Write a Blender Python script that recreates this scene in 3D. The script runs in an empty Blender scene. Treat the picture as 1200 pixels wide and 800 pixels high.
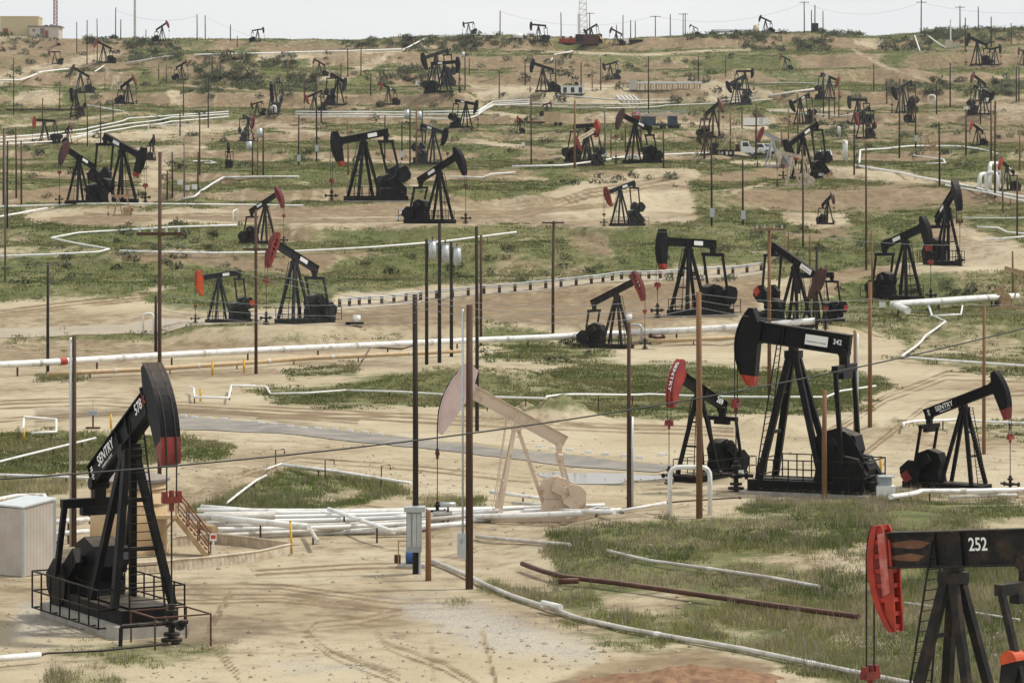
import bpy, math, random
import numpy as np
random.seed(11); RNG = np.random.default_rng(11)
S = bpy.context.scene
COL = S.collection
F = 3600.0; CX = 600.0; HY = 214.0          # focal length in survey units, principal column, horizon row

# ---------------------------------------------------------------- noise
def _hash(ix, iy, seed):
    h = (ix.astype(np.int64) * 374761393 + iy.astype(np.int64) * 668265263 + seed * 974711) & 0x7fffffff
    h = ((h ^ (h >> 13)) * 1274126177) & 0x7fffffff
    h = h ^ (h >> 16)
    return (h & 0xffff) / 65535.0
def vnoise(x, y, seed=0):
    x = np.asarray(x, float); y = np.asarray(y, float)
    x0 = np.floor(x); y0 = np.floor(y); fx = x - x0; fy = y - y0
    fx = fx * fx * fx * (fx * (fx * 6 - 15) + 10); fy = fy * fy * fy * (fy * (fy * 6 - 15) + 10)
    a = _hash(x0, y0, seed); b = _hash(x0 + 1, y0, seed); c = _hash(x0, y0 + 1, seed); d = _hash(x0 + 1, y0 + 1, seed)
    return ((a * (1 - fx) + b * fx) * (1 - fy) + (c * (1 - fx) + d * fx) * fy) * 2 - 1
def fbm(x, y, seed=0, o=4):
    s = 0; a = 1; t = 0
    for i in range(o):
        s = s + a * vnoise(x * 2 ** i + 17.3 * i, y * 2 ** i - 9.1 * i, seed + i); t += a; a *= .5
    return s / t
def sst(a, b, x):
    t = np.clip((x - a) / (b - a), 0, 1); return t * t * (3 - 2 * t)

# ---------------------------------------------------------------- terrain
_pd = np.array([0, 60, 110, 180, 260, 299, 306, 330, 336, 352, 360, 372, 379, 425, 432, 470, 476, 540, 546, 610, 617, 680, 688, 760, 770, 840, 852, 900, 914, 980, 994, 1085, 1120, 1250, 1800, 3200.])
_pz = np.array([-16.2, -16, -15.9, -16, -16, -15.8, -13.6, -13.0, -11.2, -10.6, -8.0, -7.3, -5.4, -3.0, -.9, .3, 2.0, 3.8, 5.6, 8.2, 10.1, 12.7, 15.5, 18.7, 22.8, 26.6, 30.8, 33.6, 38, 41.8, 46, 50.7, 51.2, 47, 38, 20.])
_td = np.arange(0, 3200, .5); _tz = np.interp(_td, _pd, _pz)
_k = np.exp(-(np.arange(-36, 37) / 3.0) ** 2 / 2); _k /= _k.sum()
_tz = np.convolve(np.pad(_tz, 36, mode='edge'), _k, 'valid')
SKX = [0, 60, 150, 300, 400, 480, 550, 600, 700, 740, 800, 870, 950, 1020, 1050, 1100, 1200]
SKY_ = [40, 46, 47, 48, 50, 44, 40, 41, 46, 45, 40, 38, 37, 44, 42, 36, 33]
def h_base(X, Y):
    wob = sst(300, 420, Y) * np.clip(Y / 420, 0, 2.2)
    z = np.interp(Y + wob * (13 * fbm(X / 55, Y / 90, 3, 3) + 3 * fbm(X / 9, Y / 30, 13, 2)), _td, _tz)
    px = CX + F * X / np.maximum(Y, 30)
    z = z + (45 - np.interp(px, SKX, SKY_)) * 1085 / F * sst(880, 1060, Y)
    hill = sst(285, 360, Y)
    # worn terraces of the hillside
    z = z + hill * (.8 * fbm(X / 38, Y / 46, 21, 3) + .62 * fbm(X / 11, Y / 13, 31, 3) + .26 * fbm(X / 3.2, Y / 6, 33, 3)) * (.5 + .5 * sst(300, 450, Y))
    near = 1 - hill
    z = z + near * (.22 * fbm(X / 22, Y / 26, 41, 3) + .05 * fbm(X / 3.2, Y / 3.6, 51, 3))
    # weedy berm at the right of the foreground
    yp = np.interp(px, [520, 560, 735, 960, 1200], [128, 123, 110.5, 102, 97])
    yc = 141.0
    b = sst(0, 1, (Y - yp) / (yc - yp)) * (1 - sst(yc, yc + 9, Y)) * sst(545, 700, px)
    z = z + 1.05 * b + b * .18 * fbm(X / 2.6, Y / 3.2, 61, 3)
    # spoil heaps
    for (mx, my, r, ry, hh) in ((5.6, 97.5, 2.9, 1.9, .3), (3.0, 205, 2.6, 3.4, 1.5), (-.2, 208, 2.2, 3, .7), (8.4, 98, 2.0, 1.6, .15),
                                (-5.0, 240, 5, 6, 1.2), (0.5, 236, 6, 6, 1.0), (16, 196, 2.6, 4, .9), (24, 192, 3.0, 4, 1.0), (-14.2, 161, 5.5, 8, .9)):
        d = ((X - mx) / r) ** 2 + ((Y - my) / ry) ** 2
        z = z + hh * np.exp(-d * 1.2) * (1 + .5 * fbm(X / .9, Y / 1.0, 71, 3))
    return z
PADS = []     # x, y, z, r_flat, r_blend
def window(x, y, r):
    r0 = max(0, int(np.searchsorted(ROWS, y - r)) - 1); r1 = int(np.searchsorted(ROWS, y + r)) + 1
    lo = min((x - r) / (y - r + 80), (x - r) / (y + r + 80)); hi = max((x + r) / (y - r + 80), (x + r) / (y + r + 80))
    c0 = max(0, int((lo + U0) / (2 * U0) * (NU - 1)) - 1); c1 = int((hi + U0) / (2 * U0) * (NU - 1)) + 2
    return slice(r0, r1), slice(c0, max(c0, c1))
def h_final(X, Y):
    z = h_base(X, Y)
    for (x, y, zz, r1, r2) in PADS:
        k = window(x, y, r2 * 1.3); xs, ys, zs = X[k], Y[k], z[k]
        if zs.size:
            w = 1 - sst(r1, r2, np.hypot(xs - x, (ys - y) * .8)); z[k] = zs * (1 - w) + zz * w
    return z
_sy = np.concatenate([np.arange(60, 330, .5), np.arange(330, 1130, .8)])
def hit_base(px, py):
    X = (px - CX) / F * _sy; zr = -(py - HY) / F * _sy
    d = h_base(X, _sy) - zr
    k = int(np.argmax(d >= 0)) if (d >= 0).any() else int(np.argmax(d / _sy))
    if k > 0 and d[k] >= 0:
        t = -d[k - 1] / (d[k] - d[k - 1]); Y = _sy[k - 1] + t * (_sy[k] - _sy[k - 1])
    else: Y = _sy[k]
    X = (px - CX) / F * Y
    return X, Y, float(h_base(np.array([X]), np.array([Y]))[0])

NU, U0 = 760, .2
ROWS = np.concatenate([np.arange(4, 80, 2.0), np.arange(80, 200, .3), np.arange(200, 340, .42), np.arange(340, 700, .75), np.arange(700, 1130, 1.0),
                       np.linspace(1130, 3100, 40)])
US = np.linspace(-U0, U0, NU)
def build_heights():
    global GX, GY, GH
    GY = np.repeat(ROWS[:, None], NU, 1); GX = US[None, :] * (GY + 80)
    GH = h_final(GX, GY)
def gz(X, Y):
    X = np.asarray(X, float); Y = np.asarray(Y, float)
    r = np.clip(np.interp(Y, ROWS, np.arange(len(ROWS))), 0, len(ROWS) - 1.001)
    c = np.clip((X / (Y + 80) + U0) / (2 * U0) * (NU - 1), 0, NU - 1.001)
    r0 = r.astype(int); c0 = c.astype(int); fr = r - r0; fc = c - c0
    return (GH[r0, c0] * (1 - fc) + GH[r0, c0 + 1] * fc) * (1 - fr) + (GH[r0 + 1, c0] * (1 - fc) + GH[r0 + 1, c0 + 1] * fc) * fr
def hit(px, py, e=0.0):
    """ground point (raised by e) that the survey direction px, py meets"""
    X = (px - CX) / F * _sy; zr = -(py - HY) / F * _sy
    d = gz(X, _sy) + e - zr
    if (d >= 0).any():
        k = int(np.argmax(d >= 0))
        if k > 0:
            t = -d[k - 1] / (d[k] - d[k - 1]); Y = _sy[k - 1] + t * (_sy[k] - _sy[k - 1])
        else: Y = _sy[0]
    else:
        Y = _sy[int(np.argmax((d) / _sy))]
    X = (px - CX) / F * Y
    return np.array([X, Y, float(gz(np.array([X]), np.array([Y]))[0]) + e])

# ---------------------------------------------------------------- materials
MATS = {}
def mat(name, col, rough=.6, metal=0, noise=.25, col2=None, scale=3.0, bump=0.0, spec=.4, pos=(.38, .62)):
    if name in MATS: return MATS[name]
    m = bpy.data.materials.new(name); m.use_nodes = True; nt = m.node_tree; b = nt.nodes['Principled BSDF']
    b.inputs['Roughness'].default_value = rough; b.inputs['Metallic'].default_value = metal
    b.inputs['Specular IOR Level'].default_value = spec
    tc = nt.nodes.new('ShaderNodeTexCoord'); n = nt.nodes.new('ShaderNodeTexNoise')
    n.inputs['Scale'].default_value = scale; n.inputs['Detail'].default_value = 6; n.inputs['Roughness'].default_value = .65
    nt.links.new(tc.outputs['Object'], n.inputs['Vector'])
    r = nt.nodes.new('ShaderNodeValToRGB'); nt.links.new(n.outputs['Fac'], r.inputs['Fac'])
    c2 = col2 or tuple(c * (1 - noise) for c in col)
    r.color_ramp.elements[0].position = pos[0]; r.color_ramp.elements[0].color = (*c2, 1)
    r.color_ramp.elements[1].position = pos[1]; r.color_ramp.elements[1].color = (*col, 1)
    nt.links.new(r.outputs['Color'], b.inputs['Base Color'])
    if bump:
        bp = nt.nodes.new('ShaderNodeBump'); bp.inputs['Strength'].default_value = bump; bp.inputs['Distance'].default_value = .05
        nt.links.new(n.outputs['Fac'], bp.inputs['Height']); nt.links.new(bp.outputs['Normal'], b.inputs['Normal'])
    MATS[name] = m
    return m
mat('black', (.006, .006, .007), .5, 0, .3, (.022, .017, .0125), 1.7, spec=.12, pos=(.26, .5))
mat('black_old', (.009, .01, .01), .55, 0, .3, (.06, .038, .026), 1.7, spec=.2, pos=(.28, .54))
mat('steel_blue_black', (.012, .017, .019), .5, 0, .3, (.03, .03, .028), 1.2, spec=.25)
mat('red', (.26, .026, .018), .5, 0, .5, (.12, .018, .014), 1.4)
mat('red_white', (.36, .03, .022), .5, 0, .5, (.2, .022, .018), 1.2)
mat('orange', (.62, .085, .018), .5, 0, .3, None, 1.2)
mat('orange_red', (.42, .036, .014), .55, 0, .3, (.22, .022, .012), 1.1)
mat('faded_pink', (.5, .2, .17), .7, 0, .3, (.42, .07, .05), 3)
mat('maroon', (.09, .018, .014), .5, 0, .5, (.03, .012, .011), 1.5)
mat('brown_red', (.16, .045, .03), .6, 0, .5, (.09, .03, .02), 1.5)
mat('pink', (.68, .52, .49), .6, 0, .15, (.56, .41, .38), .7, pos=(.3, .55))
mat('salmon', (.64, .51, .385), .6, 0, .2, (.42, .29, .195), 1.6, pos=(.3, .46))
mat('cream', (.62, .55, .43), .6, 0, .3, (.4, .31, .22), 1.5)
mat('tan_metal', (.46, .34, .2), .6, 0, .3, (.34, .2, .1), 1.5)
mat('silver', (.5, .5, .5), .4, .3, .2)
mat('white_pipe', (.79, .79, .77), .4, 0, .15, (.46, .42, .36), 1.6, pos=(.27, .5))
mat('white_paint', (.8, .8, .78), .5, 0, .08)
mat('dull_pipe', (.6, .59, .55), .5, 0, .3, (.42, .38, .32), 1.6)
mat('tan_pipe', (.52, .38, .22), .55, 0, .2)
mat('rust', (.10, .038, .022), .75, 0, .5, (.055, .02, .014), 2)
mat('rust_light', (.2, .09, .045), .75, 0, .4)
mat('grey_metal', (.36, .40, .43), .45, .2, .15)
mat('galvanised', (.5, .53, .54), .4, .4, .15)
mat('glass_dark', (.02, .025, .03), .1, 0, .1)
mat('tyre', (.02, .02, .02), .8)
mat('yellow', (.7, .40, .03), .5)
mat('blue', (.014, .04, .085), .5, 0, .3, (.05, .06, .07), 1.5)
mat('blue_bright', (.05, .13, .35), .45)
mat('tank_paint', (.56, .42, .25), .55, 0, .15, (.48, .34, .19), .6)
mat('tank_roof', (.22, .18, .17), .7, 0, .3)
mat('concrete', (.42, .40, .36), .85, 0, .25, (.3, .28, .24), 2, .3)
mat('shed_tin', (.52, .47, .42), .5, .2, .15, (.44, .39, .34), .8)
mat('shed_roof', (.62, .66, .65), .4, .3, .12)
mat('wall_yellow', (.56, .46, .28), .8, 0, .1)
mat('wall_grey', (.52, .48, .42), .8, 0, .12)
mat('door_red', (.3, .08, .06), .6)
mat('cable_black', (.012, .012, .012), .5)
mat('wire_grey', (.28, .28, .28), .5, .5)
mat('text_white', (.82, .82, .8), .5, 0, .05)
mat('text_dark', (.06, .06, .06), .6, 0, .05)
mat('asphalt', (.165, .155, .14), .9, 0, .2, (.27, .24, .2), .42, .2)
mat('pale_road', (.32, .275, .21), .9, 0, .2, (.38, .325, .245), .5, .2)
mat('pale_brown', (.3, .2, .12), .8)
mat('mast_red', (.45, .22, .2), .6, 0, .3)
def wood(name, a, b):
    m = mat(name, a, .85, 0, .3, b, 1.0, .2)
    nt = m.node_tree
    mp = nt.nodes.new('ShaderNodeMapping'); mp.inputs['Scale'].default_value = (6, 6, .35)
    tc = [n for n in nt.nodes if n.type == 'TEX_COORD'][0]; n = [n for n in nt.nodes if n.type == 'TEX_NOISE'][0]
    nt.links.new(tc.outputs['Object'], mp.inputs['Vector']); nt.links.new(mp.outputs['Vector'], n.inputs['Vector'])
wood('wood_brown', (.10, .052, .028), (.045, .024, .015))
wood('wood_light', (.24, .13, .06), (.14, .07, .035))
wood('wood_dark', (.035, .022, .016), (.015, .011, .01))
wood('wood_black', (.014, .012, .011), (.03, .02, .014))
wood('wood_grey', (.2, .17, .14), (.12, .095, .075))
M = MATS
def dusty(name, dust, amt):          # pale dust lying on the upward faces
    nt = M[name].node_tree; N = nt.nodes; L = nt.links; b = N['Principled BSDF']; src = b.inputs['Base Color'].links[0].from_socket
    g = N.new('ShaderNodeNewGeometry'); s = N.new('ShaderNodeSeparateXYZ'); L.new(g.outputs['Normal'], s.inputs[0])
    r = N.new('ShaderNodeMapRange'); r.interpolation_type = 'SMOOTHSTEP'; L.new(s.outputs['Z'], r.inputs[0]); r.inputs[1].default_value = .55; r.inputs[2].default_value = .98; r.inputs[4].default_value = amt
    n = N.new('ShaderNodeTexNoise'); n.inputs['Scale'].default_value = 2.2; n.inputs['Detail'].default_value = 5; tc = [q for q in N if q.type == 'TEX_COORD'][0]; L.new(tc.outputs['Object'], n.inputs['Vector'])
    m = N.new('ShaderNodeMath'); m.operation = 'MULTIPLY'; L.new(r.outputs[0], m.inputs[0]); L.new(n.outputs['Fac'], m.inputs[1])
    x = N.new('ShaderNodeMix'); x.data_type = 'RGBA'; L.new(m.outputs[0], x.inputs[0]); L.new(src, x.inputs[6]); x.inputs[7].default_value = (*dust, 1); L.new(x.outputs[2], b.inputs['Base Color'])
for k_ in ('black', 'black_old', 'steel_blue_black'): dusty(k_, (.20, .165, .12), .75)
for k_ in ('white_pipe', 'dull_pipe', 'salmon', 'tank_roof', 'rust'): dusty(k_, (.42, .35, .25), .5)

# ---------------------------------------------------------------- mesh builder
class MB:
    def __init__(s): s.v = []; s.f = []
    def add(s, v, f):
        o = len(s.v); s.v += [tuple(map(float, p)) for p in v]; s.f += [tuple(i + o for i in q) for q in f]; return s
    def box(s, c, d, R=None):
        v = []
        for z in (-.5, .5):
            for (x, y) in ((-.5, -.5), (.5, -.5), (.5, .5), (-.5, .5)):
                p = np.array([x * d[0], y * d[1], z * d[2]])
                if R is not None: p = R @ p
                v.append(p + np.array(c))
        return s.add(v, [(3, 2, 1, 0), (4, 5, 6, 7), (0, 1, 5, 4), (1, 2, 6, 5), (2, 3, 7, 6), (3, 0, 4, 7)])
    def bar(s, a, b, w, h=None, up=(0, 0, 1)):
        a = np.array(a, float); b = np.array(b, float); h = h or w
        d = b - a; d /= np.linalg.norm(d) + 1e-9
        if abs(np.dot(d, up)) > .98: up = (1, 0, 0)
        r = np.cross(d, up); r /= np.linalg.norm(r); u = np.cross(r, d)
        v = []
        for p in (a, b):
            for (i, j) in ((-1, -1), (1, -1), (1, 1), (-1, 1)): v.append(p + r * i * w / 2 + u * j * h / 2)
        return s.add(v, [(3, 2, 1, 0), (4, 5, 6, 7), (0, 1, 5, 4), (1, 2, 6, 5), (2, 3, 7, 6), (3, 0, 4, 7)])
    def tube(s, pts, r, n=8, cap=True, r2=None):
        pts = [np.array(p, float) for p in pts]; m = len(pts); v = []; f = []
        pu = None
        for i, p in enumerate(pts):
            d = pts[min(i + 1, m - 1)] - pts[max(i - 1, 0)]; d /= np.linalg.norm(d) + 1e-9
            if pu is None: up = np.array([0, 0, 1.]) if abs(d[2]) < .9 else np.array([1., 0, 0])
            else: up = pu
            rr = np.cross(d, up); rr /= np.linalg.norm(rr) + 1e-9; u = np.cross(rr, d); pu = u
            R_ = r if r2 is None else r + (r2 - r) * i / (m - 1)
            for k in range(n):
                a = 2 * math.pi * k / n; v.append(p + (rr * math.cos(a) + u * math.sin(a)) * R_)
        for i in range(m - 1):
            for k in range(n):
                f.append((i * n + k, i * n + (k + 1) % n, (i + 1) * n + (k + 1) % n, (i + 1) * n + k))
        if cap: f.append(tuple(range(n - 1, -1, -1))); f.append(tuple((m - 1) * n + k for k in range(n)))
        return s.add(v, f)
    def prism(s, pts, y0, y1):
        """outline in x,z pushed along y"""
        n = len(pts); v = [(x, y0, z) for x, z in pts] + [(x, y1, z) for x, z in pts]
        f = [tuple(range(n)), tuple(range(2 * n - 1, n - 1, -1))]
        for i in range(n):
            j = (i + 1) % n; f.append((j, i, n + i, n + j))
        return s.add(v, f)
    def build(s, name, m, parent=None, smooth=False):
        me = bpy.data.meshes.new(name); me.from_pydata(s.v, [], s.f); me.update()
        if smooth: me.polygons.foreach_set('use_smooth', [len(q) == 4 for q in s.f])
        me.materials.append(M[m] if isinstance(m, str) else m)
        o = bpy.data.objects.new(name, me); COL.objects.link(o)
        if parent: o.parent = parent
        return o
def share(name, me, parent=None, loc=(0, 0, 0), rz=0, sc=None):
    o = bpy.data.objects.new(name, me); COL.objects.link(o); o.location = loc; o.rotation_euler.z = rz
    if sc: o.scale = sc
    if parent: o.parent = parent
    return o
def tag(o, label, cat, group=None, kind=None):
    if label: o['label'] = label
    if cat: o['category'] = cat
    if group: o['group'] = group
    if kind: o['kind'] = kind
    return o
def empty(name, loc, rz=0, sc=1.0):
    o = bpy.data.objects.new(name, None); COL.objects.link(o); o.location = loc; o.rotation_euler.z = rz; o.scale = (sc, sc, sc)
    o.empty_display_size = .2
    return o
_TX = {}
def text_geo(body, bold=False):
    if (body, bold) in _TX: return _TX[(body, bold)]
    cu = bpy.data.curves.new('lettering', 'FONT'); cu.body = body; cu.size = 1; cu.resolution_u = 3; cu.align_x = 'CENTER'; cu.align_y = 'CENTER'
    if bold: cu.offset = .018
    o = bpy.data.objects.new('lettering', cu); COL.objects.link(o)
    bpy.context.view_layer.update()
    me = o.to_mesh(); v = np.array([list(p.co) for p in me.vertices]); f = [tuple(p.vertices) for p in me.polygons]
    o.to_mesh_clear(); bpy.data.objects.remove(o); bpy.data.curves.remove(cu)
    _TX[(body, bold)] = (v, f); return v, f
# ---------------------------------------------------------------- pumpjacks
# pivot px, pivot row, ground row, heading (0 right, 90 towards, 180 left), tilt, front arm, tail arm, body, head, style, weights, options, label
BK, OL, SB = 'black', 'black_old', 'steel_blue_black'
PUMPS = [
 (152, 522, 738, 60, 31, 3.3, 3.0, BK, BK, 'tip', BK, dict(rail=1, pad=.42, deep=.8, text='SENTRY', num='578', stripe=1, big=1, hh=1.0), 'large black pumpjack numbered 578 inside a black railing at left front'),
 (1117, 666, 922, 226, -6, 2.85, 2.55, OL, 'orange_red', 'lattice', OL, dict(num='252', rust=1, big=1, deep=1.0, rail=1, helmet=1, hd=.85, hk=.86), 'worn pumpjack numbered 252 with slotted orange red head at right front'),
 (605, 497, 610, 174, 29, 4.85, 3.0, 'salmon', 'pink', 'plain', 'salmon', dict(big=1, deep=.85, three=1, low=1, hd=1.45, ca=204, cws=.82, kx=.8), 'pale pink and tan pumpjack with its head raised'),
 (930, 408, 578, 204, 7, 2.45, 2.2, BK, BK, 'tipsmall', BK, dict(big=1, rail=1, sign='Weatherford Amquist', num='342', deep=.85, pad=1, kx=.62, ca=236, cws=.8), 'tallest black pumpjack numbered 342 with a white name plate on its level beam'),
 (819, 463, 563, 130, 25, 3.4, 3.0, BK, 'red_white', 'plain', BK, dict(big=1, rail=1, num='269', headtext='SENTRY'), 'black pumpjack numbered 269 with lettered red head behind the light brown pole'),
 (1130, 475, 574, 38, 21, 3.6, 3.0, BK, BK, 'tip', 'red', dict(big=1, text='SENTRY'), 'black lettered pumpjack with red tipped head beside the white valve box at right'),
 (723, 345, 408, 32, 25, 3.5, 3.2, OL, 'red', 'lattice', OL, dict(rail=1), 'dark pumpjack with bright red head raised beside the big white pipe end'),
 (807, 290, 371, 140, 3, 3.6, 2.9, BK, BK, 'tipsmall', BK, dict(rail=1, plate=1, pad=1), 'black pumpjack with level beam and red tipped head standing below the guardrail'),
 (345, 305, 379, 132, 25, 3.6, 2.9, SB, 'red', 'lattice', SB, dict(rail=1, plate=1), 'blue black pumpjack with slim red head raised at the left end of the guardrail'),
 (257, 326, 378, 145, -6, 3.6, 3.1, SB, 'orange', 'plain', 'orange', dict(plate=1, rail=1), 'small dark pumpjack with broad orange head beside the pale dirt road'),
 (311, 240, 286, 36, 27, 3.6, 3.0, OL, 'red', 'lattice', OL, dict(plate=1), 'black pumpjack with slotted red head raised above the green bank at left'),
 (426, 165, 237, 147, -10, 3.5, 2.6, BK, BK, 'tipsmall', BK, dict(rail=1, plate=1, pad=1), 'big black pumpjack with tall head lowered to the left on the upper dirt terrace'),
 (515, 201, 262, 36, 27, 3.7, 3.0, BK, BK, 'plain', BK, dict(rail=1, plate=1), 'big black pumpjack raised to the right on the wide dirt terrace'),
 (508, 154, 193, 40, -15, 3.3, 3.0, BK, BK, 'plain', BK, dict(plate=1), 'black pumpjack with lowered head just behind the three transformer poles on the hillside'),
 (92, 188, 239, 130, 26, 3.4, 3.0, BK, 'maroon', 'plain', BK, dict(plate=1), 'black pumpjack raised to the left beside its taller twin at far left'),
 (143, 175, 238, 40, -21, 3.7, 3.0, BK, BK, 'tipsmall', BK, dict(plate=1, rail=1), 'tall black pumpjack with head lowered to the right and white plate at far left'),
 (138, 231, 253, 180, 0, 3.0, 3.0, 'tan_metal', 'salmon', 'plain', 'rust_light', dict(), 'tiny tan pumpjack on the dirt pad in front of the tall black pair'),
 (727, 223, 265, 146, -17, 3.3, 3.0, SB, 'red', 'lattice', SB, dict(plate=1, rail=1), 'dark pumpjack with slotted red head on the pale cracked pad'),
 (744, 146, 191, 150, 23, 3.4, 2.9, BK, 'maroon', 'plain', BK, dict(plate=1), 'black pumpjack with maroon head raised in front of the blue rig trailer'),
 (687, 161, 195, 140, -25, 3.2, 2.6, OL, 'red', 'plain', OL, dict(beam='salmon'), 'grey pumpjack with pink beam and lowered red head right of the pipe line'),
 (689, 150, 190, 35, 3, 2.4, 2.8, OL, 'orange_red', 'plain', OL, dict(), 'dark pumpjack with small red head just behind the pink beamed one'),
 (836, 129, 162, 55, 28, 3.2, 3.0, OL, 'brown_red', 'plain', OL, dict(), 'dark pumpjack with brown head raised above the white trucks'),
 (827, 160, 182, 150, -22, 3.2, 3.0, OL, 'maroon', 'lattice', OL, dict(), 'low pumpjack with dark red head immediately left of the crane truck'),
 (905, 163, 196, 160, 24, 3.4, 3.0, 'silver', 'red', 'plain', 'silver', dict(), 'silvery pumpjack with red head raised right of the white pickup'),
 (928, 184, 218, 175, 12, 3.0, 2.8, 'cream', 'cream', 'plain', 'cream', dict(), 'cream pumpjack with pale head in front of the big black lowered one'),
 (941, 161, 211, 146, -31, 3.5, 3.0, BK, BK, 'tipsmall', BK, dict(plate=1, rail=1), 'big black pumpjack steeply lowered to the left beside the cream one'),
 (938, 118, 146, 148, -24, 3.4, 3.0, BK, BK, 'plain', BK, dict(plate=1), 'black pumpjack lowered to the left behind the brown pole row at right'),
 (1011, 133, 163, 130, -22, 3.4, 3.0, OL, 'red', 'plain', 'red', dict(), 'black pumpjack with red head and red weights on the right dirt slope'),
 (1005, 119, 146, 145, 0, 3.3, 3.0, OL, OL, 'plain', OL, dict(), 'dark pumpjack half hidden behind the one with red weights'),
 (1058, 103, 133, 142, -22, 3.5, 3.0, BK, BK, 'plain', BK, dict(), 'black pumpjack with lowered black head on the right hillside above the white pipe loop'),
 (1067, 120, 144, 85, 8, 3.4, 3.0, BK, OL, 'plain', BK, dict(), 'small black pumpjack facing forwards below the lowered black one'),
 (1147, 95, 119, 140, 26, 3.4, 3.0, OL, 'brown_red', 'plain', OL, dict(), 'dark pumpjack with brown head raised to the left on the upper right slope'),
 (1152, 108, 135, 40, -24, 3.4, 3.0, BK, BK, 'plain', BK, dict(plate=1), 'black pumpjack lowered to the right overlapping the brown headed one'),
 (1145, 151, 171, 142, 27, 3.5, 3.0, BK, 'orange_red', 'plain', BK, dict(), 'small black pumpjack with orange red head on the grass at far right'),
 (1180, 197, 224, 138, 29, 3.3, 3.0, BK, 'orange_red', 'plain', BK, dict(plate=1), 'black pumpjack with orange head behind the white vertical pipes at far right'),
 (1087, 160, 177, 160, -28, 3.3, 3.0, 'tan_metal', 'cream', 'plain', 'tan_metal', dict(), 'tiny tan pumpjack beside the long white pipe at right'),
 (1110, 243, 311, 77, 31, 3.5, 3.0, BK, BK, 'plain', BK, dict(plate=1, rail=1), 'tall narrow black pumpjack steeply raised beside the right dirt road'),
 (1061, 281, 352, 52, 19, 3.4, 3.0, BK, BK, 'tipsmall', BK, dict(plate=1, rail=1), 'big black pumpjack raised to the right at the elbow of the white pipe'),
 (970, 236, 263, 68, 26, 3.4, 3.0, OL, 'maroon', 'plain', OL, dict(), 'small black pumpjack alone on the dirt pad below the brown bank'),
 (932, 311, 384, 46, -27, 3.7, 3.2, BK, 'maroon', 'plain', 'orange_red', dict(sign='Weatherford', rail=1), 'black pumpjack steeply lowered with red weights behind the tallest one'),
 (955, 326, 378, 145, 0, 3.6, 3.0, BK, BK, 'plain', 'orange_red', dict(), 'black pumpjack with level beam hidden partly behind the steeply lowered one'),
 (190, 32, 49, 28, 28, 3.4, 3.0, OL, 'red', 'plain', OL, dict(), 'black pumpjack with red head raised on the skyline at left'),
 (302, 36, 49, 20, 8, 3.8, 3.2, BK, BK, 'plain', BK, dict(), 'black pumpjack with tall black head to the right on the left skyline'),
 (549, 28, 41, 155, -8, 3.4, 3.0, BK, BK, 'plain', BK, dict(), 'small black pumpjack on the skyline at the top of the sloping pipe'),
 (631, 31, 49, 150, 3, 3.8, 3.2, BK, BK, 'plain', BK, dict(), 'large black pumpjack on the skyline left of the white derrick'),
 (693, 34, 51, 160, -30, 3.4, 3.0, BK, OL, 'plain', BK, dict(), 'black pumpjack steeply lowered right beside the white derrick'),
 (722, 38, 53, 155, 24, 3.4, 3.0, OL, 'maroon', 'plain', OL, dict(), 'small dark pumpjack with maroon head on the skyline right of the derrick'),
 (813, 32, 41, 165, 24, 3.6, 3.4, OL, OL, 'plain', 'red', dict(), 'low pumpjack with a long thin raised beam on the middle skyline'),
 (897, 24, 39, 160, 22, 3.4, 3.0, BK, BK, 'plain', BK, dict(), 'black pumpjack raised to the left on the right skyline'),
 (920, 69, 82, 155, 22, 3.3, 3.0, BK, 'red', 'plain', BK, dict(), 'tiny black pumpjack with red head below the right skyline bank'),
 (972, 92, 116, 35, -20, 3.4, 3.0, BK, 'red', 'plain', BK, dict(plate=1), 'black pumpjack with red head lowered to the right beside brown poles'),
 (1145, 50, 77, 150, 18, 3.6, 3.2, BK, BK, 'plain', BK, dict(), 'large black pumpjack raised to the left near the top right corner'),
 (1166, 58, 77, 60, 8, 3.4, 3.0, BK, BK, 'plain', BK, dict(), 'black pumpjack turned forwards just right of the large one near the top right corner'),
 (1199, 61, 77, 140, 10, 3.3, 3.0, BK, 'brown_red', 'plain', BK, dict(), 'black pumpjack cut by the right edge on the upper slope'),
 (873, 85, 106, 30, 0, 3.2, 3.0, BK, BK, 'plain', BK, dict(), 'black pumpjack with level beam to the right above the long white manifold'),
 (863, 96, 123, 145, -24, 3.4, 3.0, BK, BK, 'plain', BK, dict(), 'black pumpjack lowered to the left at the right end of the white manifold'),
 (636, 80, 108, 150, 15, 3.6, 3.0, BK, BK, 'plain', BK, dict(), 'black pumpjack with tall head raised to the left above the row of white sheds'),
 (641, 123, 136, 40, 15, 3.2, 3.0, OL, 'brown_red', 'plain', OL, dict(), 'small dark pumpjack with brown head in front of the many parallel pipes'),
 (671, 91, 100, 178, 24, 3.8, 3.6, OL, OL, 'plain', OL, dict(), 'very low dark pumpjack on the brown bank left of the manifold'),
 (715, 76, 93, 158, -14, 3.4, 3.0, BK, BK, 'plain', BK, dict(), 'small black pumpjack on the brown slope above the manifold'),
 (521, 76, 109, 25, 3, 3.6, 3.0, BK, BK, 'plain', BK, dict(plate=1), 'black pumpjack with level beam to the right on the upper middle hillside'),
 (511, 66, 102, 140, -16, 3.6, 3.0, BK, BK, 'plain', BK, dict(), 'tall black pumpjack just behind the level beamed one on the upper middle hillside'),
 (455, 104, 123, 150, 23, 3.4, 3.0, BK, 'red', 'plain', BK, dict(plate=1), 'black pumpjack with small red head on the grass right of the sloping dirt road'),
 (396, 94, 124, 300, -16, 3.4, 3.0, BK, OL, 'plain', BK, dict(), 'big black pumpjack facing away uphill at the foot of the sloping dirt road'),
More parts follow.
